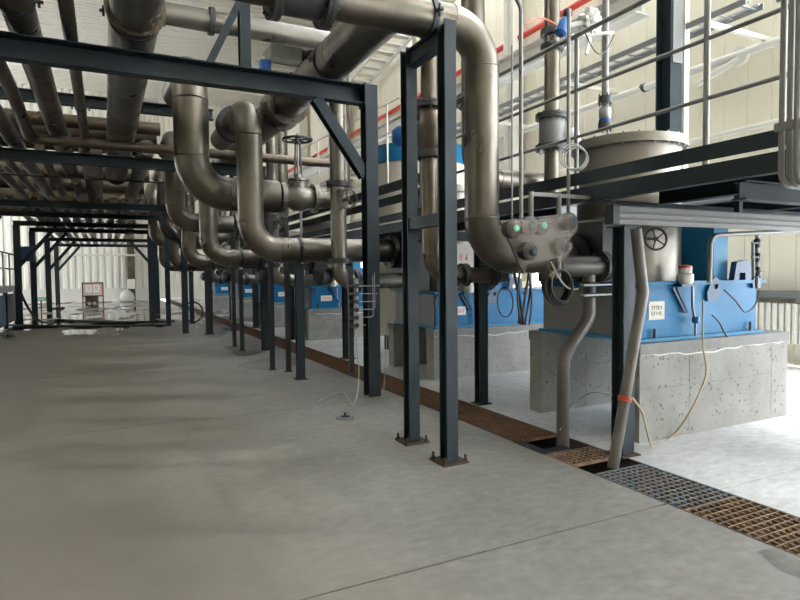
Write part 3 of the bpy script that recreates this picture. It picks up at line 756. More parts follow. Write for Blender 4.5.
# valve riser behind the two-post frame
VY = 5.55; VX = 3.14
pipe_run('valve_riser', 'brown riser pipe with ball valve seen between the two-post frame', [(VX, VY, 2.78), (VX, VY, 1.53), (4.12, VY, 1.53)], .088, .24, mt='pipe_brown', flanges=[((VX + .42, VY, 1.53), (1, 0, 0)), ((VX + .80, VY, 1.53), (1, 0, 0)), ], n=24)
pipe_run('upper_riser', 'brown riser length above the ball valve in the two-post frame', [(VX, VY, 3.38), (VX, VY, 4.6)], .088, mt='pipe_brown', n=24)
vb = thing('ball_valve', 'flanged ball valve with blue actuator on the riser inside the two-post frame', 'valve', (VX, VY, 2.85))
for z_ in (2.82, 3.34): flange((VX, VY, z_), (0, 0, 1), .112, 'pipe_dark', vb)
obj('valve_body', G().lathe([(.10, 0), (.14, .06), (.165, .24), (.14, .42), (.10, .48)], (VX, VY, 2.84), n=24), 'pipe_brown', vb)
obj('actuator', G().lathe([(.05, 0), (.11, .03), (.11, .16), (.06, .22)], (VX - .15, VY + .1, 3.02), (-1, .35, 0), 18), 'blue_motor', vb)
# black flanged suction pipe to the second machine handled by the riser; dark branch towards the nearest machine
pipe_run('branch_pipe', 'short stainless branch pipe above the drain, ending in a black flange', [(3.56, 4.05, 1.61), (4.14, 4.05, 1.60)], .095, mt='weathered', flanges=[((4.10, 4.05, 1.6), (1, 0, 0))])
pipe_run('drain_pipe', 'grey kinked drain pipe dropping into the floor grating', [(3.95, 4.05, 1.53), (3.96, 4.05, 1.14), (3.65, 4.05, .80), (3.645, 4.05, -.15)], .057, .16, mt='weathered', n=20)
tc_ = thing('clamp_valve', 'clamp valve with two bright bolts at the top of the drain pipe', 'valve', (3.95, 4.05, 1.33))
obj('valve_body', G().lathe([(.07, 0), (.085, .01), (.085, .03), (.06, .04), (.06, .10), (.085, .11), (.085, .13), (.07, .14)], (3.955, 4.05, 1.32), n=20), 'cast_iron', tc_)
for z_ in (1.345, 1.435): obj('clamp_bolt', G().tube((3.80, 3.96, z_), (4.14, 3.96, z_), .012, 10).bar((3.84, 3.96, z_), (3.84, 4.03, z_), .02, .02).bar((4.07, 3.96, z_), (4.07, 4.03, z_), .02, .02), 'galvanised', tc_)
# coil of black hose
cc = at(557, 287, Y=3.88)
gm = G()
for k in range(5): gm.torus(cc + V((random.uniform(-.008, .008), .022 * k - .05, random.uniform(-.01, .01))), (.15, -1, .1), .135 + .006 * (k % 3), .013, 28, 8)
obj('hose_coil', gm, 'black_rubber', label='coil of black hose hanging beside the clamp valve', cat='hose')
# main header along Y resting on the nearest rack beam
hd = pipe_run('main_header', 'big stainless header running away over the right end of the nearest beam', [(2.55, 5.1, 4.15), (2.55, 8.75, 4.15)], .235, mt='pipe', clamps=[((2.55, 6.9, 4.15), (0, 1, 0))], seams=1.5, n=32)
rj = thing('expansion_joint', 'bolted expansion joint in the big header behind the knee brace', 'pipe joint', (2.55, 9.1, 3.9))
obj('bellows', G().lathe([(.235, 0), (.26, .02), (.235, .06), (.26, .10), (.235, .14), (.26, .18), (.235, .22), (.26, .26), (.235, .3)], (2.55, 8.9, 4.15), (0, 1, 0), 28), 'pipe_brown', rj)
for y_ in (8.83, 9.27): flange((2.55, y_, 4.15), (0, 1, 0), .235, 'pipe', rj, k=12, big=1.38)
pipe_run('main_header', 'far length of the big header beyond the expansion joint', [(2.55, 9.34, 4.15), (2.55, 30, 4.15)], .235, mt='pipe', seams=2.0, n=24)
# pipe along X up high joining the header
pipe_run('cross_pipe', 'light stainless cross pipe high above the nearest beam', [(.35, 9.9, 5.60), (3.6, 9.9, 5.60)], .17, mt='stainless', flanges=[((1.63, 9.9, 5.60), (1, 0, 0))], n=24, big=1.25)
# S-bend drops, one small and one large per bay
lab_s = ['nearest small S-bend pipe', 'second small S-bend pipe', 'third small S-bend pipe', 'fourth small S-bend pipe', 'farthest small S-bend pipe']
lab_l = ['nearest large down-bend pipe', 'second large down-bend pipe', 'third large down-bend pipe', 'farthest large down-bend pipe']
for k in range(5):
    y_ = [8.49, 12.65, 16.3, 20.2, 24.0][k]; x_ = 1.88 + .05 * min(k, 2)
    zt = 3.92
    fl_ = [((x_, y_ + (1.0 if k == 0 else .8), zt), (0, 1, 0))]
    pipe_run('s_bend_pipe', lab_s[k] + ' sweeping from overhead to a machine inlet', [(x_, y_ + (2.2 if k == 0 else 1.25), zt), (x_, y_, zt), (x_, y_, 1.92), (4.14, y_, 1.92)], .18, .40, mt='pipe', flanges=fl_ + [((x_, y_ + (1.12 if k == 0 else .9), zt), (0, 1, 0)), ((4.08, y_, 1.92), (1, 0, 0))], clamps=[((2.57, y_, 1.92), (1, 0, 0))], group='S-bend inlet pipes', n=28, seams=1.7 if k == 0 else 0)
for k in range(4):
    y_ = [9.8, 13.7, 17.75, 21.6][k]; x_ = 1.27 + .14 * min(k, 2); r_ = .265 if k == 0 else .2; zh = 2.86 if k == 0 else 2.7; zl = 4.84 if k == 0 else 4.56
    pipe_run('down_bend_pipe', lab_l[k] + ' with a horizontal run at head height', [(x_, y_ + 1.7, zl), (x_, y_, zl), (x_, y_, zh), (2.45, y_, zh), (2.62, y_, zh)], r_, r_ * 2.1, mt='pipe', group='large bent pipes', n=32 if k == 0 else 24, seams=1.1 if k == 0 else 0)
    gate_valve('gate_valve', ['gate valve with a flat black handwheel catching the light', 'second gate valve in the row of large bent pipes', 'third gate valve in the row of large bent pipes', 'farthest gate valve in the row of large bent pipes'][k], (2.98, y_, zh), (1, 0, 0), .165, (0, 0, 1), .98, .24, mt='stainless', group='gate valves')
    pipe_run('outlet_pipe', ['stainless pipe right of the sunlit gate valve', 'stainless pipe right of the second gate valve', 'stainless pipe right of the third gate valve', 'stainless pipe right of the farthest gate valve'][k], [(3.27, y_, zh), (3.75, y_, zh), (3.75, y_, 5.2)], .17, .36, mt='pipe', group='gate valve outlet pipes', n=24)
# vertical column beside the rack post with its valve
for k in range(4):
    y_ = [8.05, 11.75, 15.6, 19.4][k]
    pipe_run('riser_pipe', ['vertical stainless riser left of the rack post', 'second vertical riser further down the row', 'third vertical riser further down the row', 'fourth vertical riser further down the row'][k], [(3.04, y_, 4.5), (3.04, y_, 1.45), (4.14, y_, 1.45)], .115, .2, mt='stainless', flanges=[((3.04, y_, 1.75), (0, 0, 1)), ((3.04, y_, 2.85), (0, 0, 1)), ((3.3, y_, 1.45), (1, 0, 0))], group='vertical risers', n=24)
    gate_valve('riser_valve', ['wheel valve on the vertical riser left of the rack post', 'wheel valve on the second vertical riser', 'wheel valve on the third vertical riser', 'wheel valve on the fourth vertical riser'][k], (3.04, y_ - .17, 2.62), (0, 0, 1), .055, (0, -1, -.1), .20, .13, group='riser valves')
    pu = thing('black_pump', ['black pump end under the nearest S-bend', 'black pump end under the second S-bend', 'black pump end under the third S-bend', 'black pump end under the fourth S-bend'][k], 'pump', (2.75, y_ + .2, 1.45), 'black pumps')
    obj('pump_body', G().lathe([(.05, -.14), (.11, -.12), (.13, -.02), (.13, .06), (.09, .10)], (2.82, y_ + .12, 1.53), (-1, -.3, 0), 24), 'cast_iron', pu)
    obj('pump_shaft', G().tube((2.78, y_ + .12, 1.53), (2.895, y_ + .12, 1.53), .04, 14), 'cast_iron', pu)

# ================================================================== OVERHEAD RACK PIPES
rack = [
 ('brown rack pipe with bolted clamp at the top left corner', -.65, 4.05, .145, -1, 16.2, 'pipe_brown', [6.35, 11.9]),
 ('slim rack pipe left of the fat collar pipe', -.24, 3.97, .066, 2.0, 12.6, 'pipe_brown', [9.6]),
 ('fattest overhead pipe with a collar ring', .34, 4.17, .24, 2.0, 17.6, 'pipe', [6.6]),
 ('rack pipe along the left picture edge ending at an elbow', -1.02, 3.99, .085, 4.0, 11.25, 'pipe_brown', []),
 ('far rack pipe nearest the left picture edge', -2.0, 3.92, .1, 7.2, 36, 'pipe_brown', [11.9]),
 ('far rack pipe second from the left picture edge', -1.68, 3.92, .075, 8.0, 36, 'pipe_brown', [11.9]),
 ('far rack pipe third from the left picture edge', -1.34, 3.92, .12, 7.2, 36, 'pipe', [11.9]),
 ('far rack pipe fourth from the left with a bright top', -1.0, 3.92, .085, 12.6, 36, 'pipe_brown', [16.6]),
 ('far rack pipe under the brown clamped pipe', -.57, 3.92, .11, 16.4, 36, 'pipe', [19]),
 ('dark thick far rack pipe left of the fat one', -.18, 3.98, .2, 12.7, 22.6, 'pipe_brown', []),
 ('far rack pipe right of the fat overhead pipe', 0.76, 3.92, .15, 11.9, 22, 'pipe', []),
]
for k, x_ in enumerate((-2.2, -1.85, -1.5, -1.15, -.8, -.45, -.1, .25, .6, .95)):
    rack.append(('%s of ten low pipes lying on the far rack frames' % ['first', 'second', 'third', 'fourth', 'fifth', 'sixth', 'seventh', 'eighth', 'ninth', 'tenth'][k], x_, 3.44 + (.07, .1, .12)[k % 3], (.07, .1, .12)[k % 3], 17.2, 40.5, ('pipe_brown', 'pipe')[k % 2], [20.3, 23.8, 27.0]))
for l_, x_, z_, r_, a_, b_, m_, cl_ in rack:
    pts = [(x_, a_, z_), (x_, b_, z_)]
    if 'elbow' in l_: pts = [(x_, a_, z_), (x_, 9.4, z_), (x_, b_, z_ - .2), (4.2, b_, z_ - .22)]
    if 'fattest' in l_ or 'third portal' in l_ or 'dark thick' in l_: pts = [(x_, a_, z_), (x_, b_, z_), (x_, b_, 5.6)]
    pipe_run('rack_pipe', l_, pts, r_, mt=m_, clamps=[((x_, c_, z_), (0, 1, 0)) for c_ in cl_], group='pipes on the overhead rack', n=22, seams=0 if 'low pipes' in l_ else 2.2)
col = thing('collar_ring', 'black collar ring with ear bolts round the fattest overhead pipe', 'pipe clamp', (.34, 6.3, 3.9))
flange((.34, 6.4, 4.17), (0, 1, 0), .245, 'pipe_brown', col, big=1.14, k=12)
for l_, y_, z_, r_, a_, b_, m_ in (
 ('cross pipe behind the rack, upper of two', 14.2, 4.62, .17, -3, 1.1, 'pipe_brown'),
 ('cross pipe behind the rack, lower of two', 13.2, 4.57, .13, -3, 1.1, 'pipe_brown'),
 ('thin conduit crossing under the roof at the top left', 8.8, 6.0, .04, -3, 4.0, 'rail_paint'),
 ('fat dark cross pipe overhead in the third bay', 15.6, 4.68, .24, -3.4, 1.1, 'pipe_brown'),
 ('fat cross pipe overhead just past the third frame', 18.3, 4.42, .2, -3.4, 1.2, 'pipe'),
 ('fat dark cross pipe overhead past the fourth frame', 20.8, 4.42, .24, -3.6, 1.2, 'pipe_brown'),
 ('fat cross pipe overhead above the black hose', 24.2, 4.42, .25, -3.6, 2.0, 'pipe_brown'),
 ('farthest fat cross pipe overhead', 29.0, 4.42, .25, -4, 2.2, 'pipe_brown'),
 ('thin bar under the rack pipes in the second bay', 14.8, 3.72, .02, -3, 2.2, 'steel_dark')):
    pipe_run('cross_pipe', l_, [(a_, y_, z_), (b_, y_, z_)], r_, mt=m_, group='pipes crossing the rack', n=18)

# ================================================================== THINGS ABOVE THE PLATFORM
# tall riser with grey expansion box left of the nearest vessel
tp = at(552, 60, Y=6.0); TX = tp.x
pipe_run('tall_riser', 'tall brown-grey riser with flanges left of the nearest vessel', [(TX, 6.0, 6.0), (TX, 6.0, at(552, 114, Y=6.0).z)], .098, mt='pipe', flanges=[((TX, 6.0, at(552, 33, Y=6).z), (0, 0, 1)), ((TX, 6.0, at(552, 48, Y=6).z), (0, 0, 1))], n=24)
pipe_run('lower_riser', 'brown-grey riser length below the grey damper section', [(TX, 6.0, at(552, 151, Y=6.0).z), (TX, 6.0, 2.315)], .098, mt='pipe', n=24)
eb = thing('damper_box', 'grey round damper section with flanges on the tall riser', 'valve', (TX, 6.0, 3.1))
z0, z1 = at(552, 148, Y=6.0).z, at(552, 117, Y=6.0).z
obj('damper_body', G().lathe([(.15, 0), (.165, .03), (.165, z1 - z0 - .03), (.15, z1 - z0)], (TX, 6.0, z0), n=28), 'grey_panel', eb)
for z_ in (z0, z1): flange((TX, 6.0, z_), (0, 0, 1), .14, 'pipe_dark', eb, k=12)
obj('film_bundle', G().ball((TX + .2, 5.82, z0 + .1), (.10, .08, .14), 12, 8), 'plastic_white', eb)
# nozzle pipe standing on the nearest lid
npx = at(605, 110, Y=4.55); NX = npx.x
pipe_run('lid_nozzle_pipe', 'slim vertical pipe rising from the lid of the nearest vessel', [(NX, 4.55, 5.2), (NX, 4.55, 3.10)], .034, mt='rail_paint', flanges=[((NX, 4.55, at(605, 126, Y=4.55).z), (0, 0, 1)), ((NX, 4.55, at(605, 100, Y=4.55).z), (0, 0, 1))], n=16, big=2.0)
sv = thing('lid_valve', 'small valve with blue collar on the slim lid pipe', 'valve', (NX, 4.55, 3.15))
zc = at(605, 113, Y=4.55).z
obj('valve_body', G().lathe([(.036, -.07), (.06, -.04), (.06, .04), (.036, .07)], (NX, 4.55, zc), n=18), 'galvanised', sv)
obj('blue_collar', G().lathe([(.062, -.02), (.062, .02)], (NX, 4.55, zc - .085), n=18), 'blue_motor', sv)
ac = thing('wrapped_actuator', 'actuator wrapped in plastic film with blue motor and orange wire at the top', 'actuator', (NX - .1, 4.5, 3.9))
c = at(590, 22, Y=4.50)
fw_ = G().ball(c, (.13, .10, .12), 20, 12); rj_ = random.Random(3)
jit = {}
fw_.v = [jit.setdefault((round(p[0], 4), round(p[1], 4), round(p[2], 4)), tuple(c + (V(p) - c) * rj_.uniform(.72, 1.22))) for p in fw_.v]
obj('film_wrap', fw_, 'plastic_white', ac)
obj('actuator_core', G().lathe([(.05, -.08), (.075, -.06), (.075, .06), (.05, .08)], c, (1, 0, .2), 16), 'galvanised', ac)
c2 = at(563, 27, Y=4.50)
obj('blue_motor', G().lathe([(.04, -.09), (.06, -.07), (.06, .06), (.04, .09)], c2, (.45, 0, .9), 16), 'blue_motor', ac)
obj('motor_arm', G().tube(c2, c, .03, 12), 'rail_paint', ac)
obj('cable_gland', G().lathe([(.03, 0), (.045, .02), (.045, .06), (.03, .08)], c2 + V((.05, 0, .1)), (.2, 0, 1), 12), 'black_rubber', ac)
a0, a1 = at(525, 24, Y=4.5), at(556, 25, Y=4.5)
obj('orange_wire', G().sweep([a0.lerp(a1, t) + V((0, 0, .06 * math.sin(math.pi * t))) for t in [i / 10 for i in range(11)]], .007, 6), 'orange_wire', ac)
b0, b1 = at(570, 36, Y=4.5), at(612, 33, Y=4.5)
obj('white_bracket', G().bar(b0, b1, .05, .02).bar(at(590, 38, Y=4.5), at(586, 54, Y=4.5), .03, .025), 'white_paint', ac)
obj('hanging_cable', G().sweep([at(583, 34, Y=4.5).lerp(at(612, 36, Y=4.5), t) + V((0, -.03, -.2 * math.sin(math.pi * t))) for t in [i / 14 for i in range(15)]], .006, 6), 'black_rubber', ac)
# coil of cable tied to the rail
cq = at(579, 160, X=3.80)
gm = G()
for k in range(3): gm.torus(cq + V((-.012 * k - .05, -.02 + .01 * k, .012 * k)), (-.55, -.83, .1 * k), .10 + .008 * k, .007, 28, 6)
obj('cable_coil', gm, 'cable_grey', label='grey cable coil hanging on the railing beside the conduit', cat='cable')
# conduits
k1 = at(521, 100, Y=3.89)
pipe_run('conduit', 'vertical conduit with curved top above the wrapped push-button boxes', [(k1.x - .9, 3.89, 4.35), (k1.x - .12, 3.89, 3.85), (k1.x, 3.89, 3.68), (k1.x, 3.89, 1.93)], .017, .10, mt='rail_paint', n=12)
pipe_run('conduit', 'conduit running down past the railing and bending to the channel beam', [(3.785, 4.14, 3.9), (3.785, 4.14, 1.99), (3.785, 3.56, 1.99), (3.64, 3.475, 1.99)], .017, .09, mt='rail_paint', n=12)
w0 = at(512, 45, Y=3.865); w1 = at(512, 226, Y=3.865)
pipe_run('thin_conduit', 'very thin conduit left of the curved conduit', [w0, w1], .007, mt='rail_paint', n=8)

# plastic-wrapped push-button boxes
jb = thing('button_station', 'plastic-wrapped push-button boxes with two green lamps below the platform', 'control box', at(540, 272, Y=3.9))
BY = 3.80
cs = {k: at(x, y, Y=BY) for k, x, y in (('g1', 511, 229), ('g2', 539, 226), ('k1', 527, 251), ('k2', 559, 247), ('k3', 567, 222), ('k4', 527, 226))}
for nme, k in (('lamp_box', 'g1'), ('lamp_box', 'g2'), ('knob_box', 'k1'), ('knob_box', 'k2'), ('knob_box', 'k3'), ('knob_box', 'k4')):
    c = cs[k]; big_ = .075
    bx = obj(nme, G().lathe([(.03, .11), (.06, .10), (big_, .07), (big_, .01), (.055, 0), (.03, -.012)], c + V((0, -.05, 0)), (0, 1, 0), 20), 'steel_dark', jb)
    obj('green_lamp' if k[0] == 'g' else 'knob', G().ball(c + V((0, -.07, 0)), (.026, .022, .026) if k[0] == 'g' else (.04, .035, .045), 14, 8), 'green_lamp' if k[0] == 'g' else 'lens_dark', bx)
# back plate and wrap
obj('back_plate', G().plate([cs['g1'] + V((-.06, .06, .07)), cs['k3'] + V((.08, .06, .08)), cs['k2'] + V((.08, .06, -.08)), cs['k1'] + V((-.02, .06, -.12))], (0, .02, 0)), 'grey_panel', jb)
gm = G()
out = [(502, 222), (515, 220), (535, 219), (552, 217), (566, 214), (575, 222), (574, 232), (566, 239), (569, 248), (564, 256), (556, 262), (553, 270), (548, 262), (540, 266), (527, 267), (520, 252), (510, 240), (503, 232)]
n = len(out); cen = at(540, 240, Y=BY); vs = []
for sc_, dy in ((1.0, .08), (1.02, .0), (.94, -.07), (.72, -.105), (.4, -.10), (.0, -.09)):
    for i, (x, y) in enumerate(out):
        p = cen + (at(x, y, Y=BY) - cen) * sc_; p.y = BY + dy + (random.uniform(-.012, .012) if 0 < sc_ < 1 else 0); vs.append(p)
gm.add(vs, [(r_ * n + i, r_ * n + (i + 1) % n, (r_ + 1) * n + (i + 1) % n, (r_ + 1) * n + i) for r_ in range(5) for i in range(n)])
obj('film_wrap', gm, 'plastic_film', jb)
for x, y in ((524, 270), (552, 268)):
    c = at(x, y, Y=BY); obj('tied_end', G().lathe([(.012, -.09), (.03, -.04), (.012, 0), (.028, .03), (.035, .05)], c, n=10), 'plastic_film', jb)
obj('mount_post', G().tube((cs['g2'].x, BY + .10, cs['g2'].z - .02), (cs['g2'].x, BY + .10, 2.22), .02, 10).tube((cs['k3'].x, BY + .10, 1.5), (cs['k3'].x, BY + .10, 2.22), .022, 10), 'rail_paint', jb)
obj('mount_arm', G().bar((cs['g2'].x, BY + .10, 2.20), (3.83, BY + .10, 2.20), .03, .03), 'rail_paint', jb)
# bundle of dark cables and film hanging under the boxes
hb = at(524, 300, Y=3.84)
gm = G()
for k in range(7):
    x0 = random.uniform(-.05, .05); gm.sweep([hb + V((x0 * (1 - .6 * t) + .03 * math.sin(3 * t + k), .02 * k - .06, .22 - .42 * t)) for t in [i / 10 for i in range(11)]], .009, 6)
obj('cable_bundle', gm, 'black_rubber', label='bundle of black cables hanging below the wrapped boxes', cat='cable')
lp = at(500, 305, Y=5.0)
for l_, c_, R_, m_ in (('thin loop of black cable in front of the second machine', at(505, 302, Y=5.2), .16, 'black_rubber'),):
    obj('cable_loop', G().sweep([c_ + V((R_ * math.sin(2 * math.pi * t) * .7, 0.02 * math.cos(5 * t), R_ * math.cos(2 * math.pi * t))) for t in [i / 24 for i in range(25)]], .007, 6), m_, label=l_, cat='cable')
cb = at(551, 262, Y=3.74); ce = at(578, 289, Y=3.9)
obj('grey_cable', G().sweep([cb.lerp(ce, t) + V((0, 0, -.08 * math.sin(math.pi * t))) for t in [i / 12 for i in range(13)]], .007, 6), 'cable_grey', label='pale cable curving from the wrapped boxes to the clamp valve', cat='cable')

# tan cable from the nearest machine down to the floor and the slanted pipe
q = [at(703, 300, Y=3.70), at(703, 345, Y=3.70), at(706, 375, Y=3.66), at(690, 412, Y=3.6), at(672, 436, Z=.02), at(654, 447, Z=.015), at(648, 435, Y=3.4), at(642, 412, Y=3.38), at(632, 398, Y=3.38)]
def spline(pts, n=6):
    out = []
    for i in range(len(pts) - 1):
        p0, p1, p2, p3 = pts[max(i - 1, 0)], pts[i], pts[i + 1], pts[min(i + 2, len(pts) - 1)]
        for k in range(n):
            t = k / n; out.append(.5 * ((2 * p1) + (p2 - p0) * t + (2 * p0 - 5 * p1 + 4 * p2 - p3) * t * t + (3 * p1 - p0 - 3 * p2 + p3) * t ** 3))
    return out + [pts[-1]]
obj('tan_cable', G().sweep(spline(q), .009, 8), 'cable_tan', label='tan cable drooping from the nearest machine to the floor and slanted pipe', cat='cable')
gm = G()
for k in range(3): gm.torus(i1.lerp(i2, .62) + V((0, 0, .015 * k)), (i2 - i1), .05, .007, 16, 6)
obj('red_tie', gm, 'red_cap', label='red wire tied around the slanted pipe', cat='wire')
q = [at(724, 290, Y=3.76), at(735, 300, Y=3.74), at(745, 312, Y=3.74), at(755, 305, Y=3.74), at(759, 290, Y=3.74)]
obj('black_cable', G().sweep(spline(q), .008, 8), 'black_rubber', label='black cable sagging across the right end of the nearest machine', cat='cable')
q = [at(712, 315, Y=3.76), at(719, 322, Y=3.74), at(724, 332, Y=3.72), at(727, 337, Y=3.72)]
obj('black_cable', G().sweep(spline(q), .008, 8), 'black_rubber', label='short black cable ending at the plinth grout edge', cat='cable')
q = [at(612, 395, Y=3.5), at(590, 393, Y=4.2), at(572, 408, Y=4.3), at(560, 430, Y=4.0)]
obj('white_wire', G().sweep(spline(q), .006, 6), 'cable_grey', label='thin pale wire from the slanted pipe to the drain pipe', cat='wire')

# tubing manifold beside the rack post
mf = thing('tubing_manifold', 'vertical stainless manifold with row of small outlet tubes beside the rack post', 'manifold', at(356, 335, Y=6.6))
c0, c1 = at(356, 283, Y=6.62), at(356, 330, Y=6.62)
obj('manifold_bar', G().tube(c0 + V((0, 0, .05)), c1, .028, 12), 'galvanised', mf)
for k in range(6):
    c = c0.lerp(c1, (k + .4) / 6)
    ov = obj('outlet_valve', G().lathe([(.012, 0), (.024, .015), (.024, .06), (.014, .07)], c + V((-.09, 0, 0)), (1, 0, 0), 12).lathe([(.014, 0), (.03, .01), (.03, .03)], c, (0, -1, 0), 12), 'cast_iron', mf)
    ex = c + V((.30 - .02 * k if k < 5 else .12, -.02, 0)); pts = [c, ex] + ([ex + V((0, 0, .30 + .05 * k))] if k in (3, 4) else [])
    tb = G()
    for sg in bend_path(pts, .03): tb.sweep(sg[1:] if sg[0] == 's' else sg[1], .0065, 6)
    obj('outlet_tube', tb, 'galvanised', mf)
obj('mount_channel', G().chan(c0 + V((-.05, .06, .2)), V((c0.x - .05, 6.68, .35)), .06, .04, .006), 'steel_dark', mf)
q = [c1 + V((0, 0, .02)), at(357, 350, Y=6.6), at(359, 370, Y=6.5), at(357, 395, Y=6.4), at(352, 404, Z=.02), at(343, 392, Z=.012), at(330, 396, Z=.01), at(318, 402, Z=.01)]
obj('thin_hose', G().sweep(spline(q), .008, 8), 'cable_grey', label='thin pale hose from the manifold curling onto the floor', cat='hose')
q = [at(386, 285, Y=6.7), at(387, 330, Y=6.7), at(384, 386, Y=6.7), at(384, 396, Z=.006), at(380, 399, Z=.006)]
obj('thin_wire', G().sweep(spline(q), .004, 6), 'cable_grey', label='thin wire hanging along the right side of the rack post', cat='wire')
dc = at(345, 418, Z=0)
fd = thing('floor_drain', 'small metal floor cup in the middle of the concrete floor', 'drain', dc)
obj('drain_ring', G().lathe([(.05, 0), (.10, 0), (.10, .012), (.085, .02), (.06, .02), (.05, .01)], dc, n=24), 'galvanised', fd)
obj('drain_plug', G().lathe([(.012, 0), (.04, .0), (.04, .022), (.012, .03), (.012, .06)], dc, n=16), 'cast_iron', fd)

# ================================================================== RIGHT WALL AND BEHIND THE PLATFORM
ra = thing('radiator', 'cream ribbed radiator under the shelf on the right wall', 'radiator', (9.75, 6.2, .3))
first = None
for k in range(24):
    y_ = 5.0 + k * .105
    gm = None
    if first is None: first = obj('radiator_section', G().prof((9.76, y_, .38), (9.76, y_, 1.02), [(-.04, -.05), (-.02, -.07), (.02, -.07), (.04, -.05), (.04, .05), (.02, .07), (-.02, .07), (-.04, .05)], (1, 0, 0)), 'radiator', ra); fy = y_
    else: dup(first, (0, y_ - fy, 0), ra)
for z_ in (.42, .98): obj('radiator_pipe', G().tube((9.76, 4.9, z_), (9.76, 7.6, z_), .02, 10), 'radiator', ra)
for y_ in (5.2, 7.2): obj('radiator_foot', G().box(9.70, 9.82, y_, y_ + .04, 0, .38), 'radiator', ra)
def wallrun(name, label, cat, X_, z_, r_, mt, y0=4.6, y1=42.5, n=12, **k): return pipe_run(name, label, [(X_, y0, z_), (X_, y1, z_)], r_, mt=mt, n=n, cat=cat, **k)
wallrun('fire_pipe', 'red fire main along the upper right wall', 'pipe', 9.70, 7.58, .075, 'red_paint', 9.5)
wallrun('wall_pipe', 'cream pipe with clamps running along the right wall at railing height', 'pipe', 9.75, 5.22, .07, 'white_paint', clamps=[((9.75, 5.5 + 3 * i, 5.22), (0, 1, 0)) for i in range(4)])
wallrun('wall_pipe', 'lower white pipe along the right wall just above the platform', 'pipe', 9.78, 3.95, .045, 'white_paint')
wallrun('wall_pipe', 'lowest thin white pipe along the right wall above the toe plate', 'pipe', 9.78, 3.45, .03, 'white_paint')
fu = thing('wall_flange', 'cream flange plate with bolts mounted on the right wall pipe', 'flange', at(740, 56, X=9.72))
cF = at(740, 56, X=9.74)
flange(cF, (1, 0, 0), .10, 'white_paint', fu, big=1.6)
obj('pipe_stub', G().tube(cF + V((-.02, 0, -.05)), cF + V((-.02, .8, -.25)), .05, 12), 'white_paint', fu)
# crane girder and cable ladder
obj('crane_girder', G().hsec((8.2, 7.2, 6.1), (8.2, 42, 6.1), .34, .46, .03), 'white_paint', label='cream crane girder along the right wall above the cable ladder', cat='beam')
tl = thing('cable_ladder', 'galvanised cable ladder tray on brackets along the right wall', 'cable tray', (8.6, 15, 5.3))
for x_ in (8.35, 8.75): obj('side_rail', G().bar((x_, 5.5, 5.42), (x_, 36, 5.42), .02, .09), 'galvanised', tl)
first = None
y_ = 5.6
while y_ < 30:
    if first is None: first = obj('rung', G().bar((8.36, y_, 5.40), (8.74, y_, 5.40), .035, .02), 'galvanised', tl); fy = y_
    else: dup(first, (0, y_ - fy, 0), tl)
    y_ += .35
for k in range(2): obj('tray_cable', G().tube((8.44 + .2 * k, 5.5, 5.43), (8.44 + .2 * k, 36, 5.43), .018, 6), 'cable_grey', tl)
first = None
for y_ in (6.1, 9.2, 12.3, 15.4, 18.5, 21.6, 24.7):
    if first is None: first = obj('wall_bracket', G().bar((8.3, y_, 5.33), (9.92, y_, 5.33), .07, .07), 'white_paint', tl); fy = y_
    else: dup(first, (0, y_ - fy, 0), tl)
# building columns along the right wall
def column(label, y_):
    r = thing('building_column', label, 'column', (9.2, y_, 0), 'columns along the right wall')
    obj('column_shaft', G().hsec((8.0, y_, 2.32), (8.0, y_, 13.0), .30, .42, .02, (0, 1, 0)) if y_ < 8 else G().hsec((9.55, y_, 0), (9.55, y_, 13.0), .30, .42, .02, (0, 1, 0)), 'steel_dark' if y_ < 8 else 'white_paint', r)
    return r
cl = at(668, 100, Y=6.6)
co = thing('building_column', 'dark grey column with white slotted edge strip behind the nearest vessel', 'column', (cl.x, 6.6, 2.31), 'columns along the right wall')
xl, xr_ = at(655, 90, Y=6.6).x, at(682, 90, Y=6.6).x
obj('column_shaft', G().hsec((xr_ - .24, 6.66, 2.312), (xr_ - .24, 6.66, 13.0), .26, .28, .02, (0, 1, 0)), 'steel_paint', co)
obj('front_plate', G().box(xr_ - .34, xr_ - .11, 6.50, 6.515, at(665, 60, Y=6.5).z, 13.0), 'grey_panel', co)
obj('slotted_strip', G().box(xr_ - .10, xr_ + .01, 6.48, 6.52, 2.312, 13.0), 'white_paint', co)
gm = G()
for k in range(7): gm.cbox((xr_ - .05, 6.478, at(680, 20 + k * 3.6, Y=6.48).z), (.02, .004, .02))
obj('slot_holes', gm, 'ink', co, kind='stuff')
for y_ in (12.6, 18.6, 24.6, 30.6, 36.6):
    r = thing('building_column', 'cream building column on the right wall, %s from the near end' % {12.6: 'second', 18.6: 'third', 24.6: 'fourth', 30.6: 'fifth', 36.6: 'sixth'}[y_], 'column', (9.6, y_, 0), 'columns along the right wall')
    obj('column_shaft', G().hsec((9.62, y_, 0), (9.62, y_, 12.6), .28, .40, .02, (0, 1, 0)), 'white_paint', r)
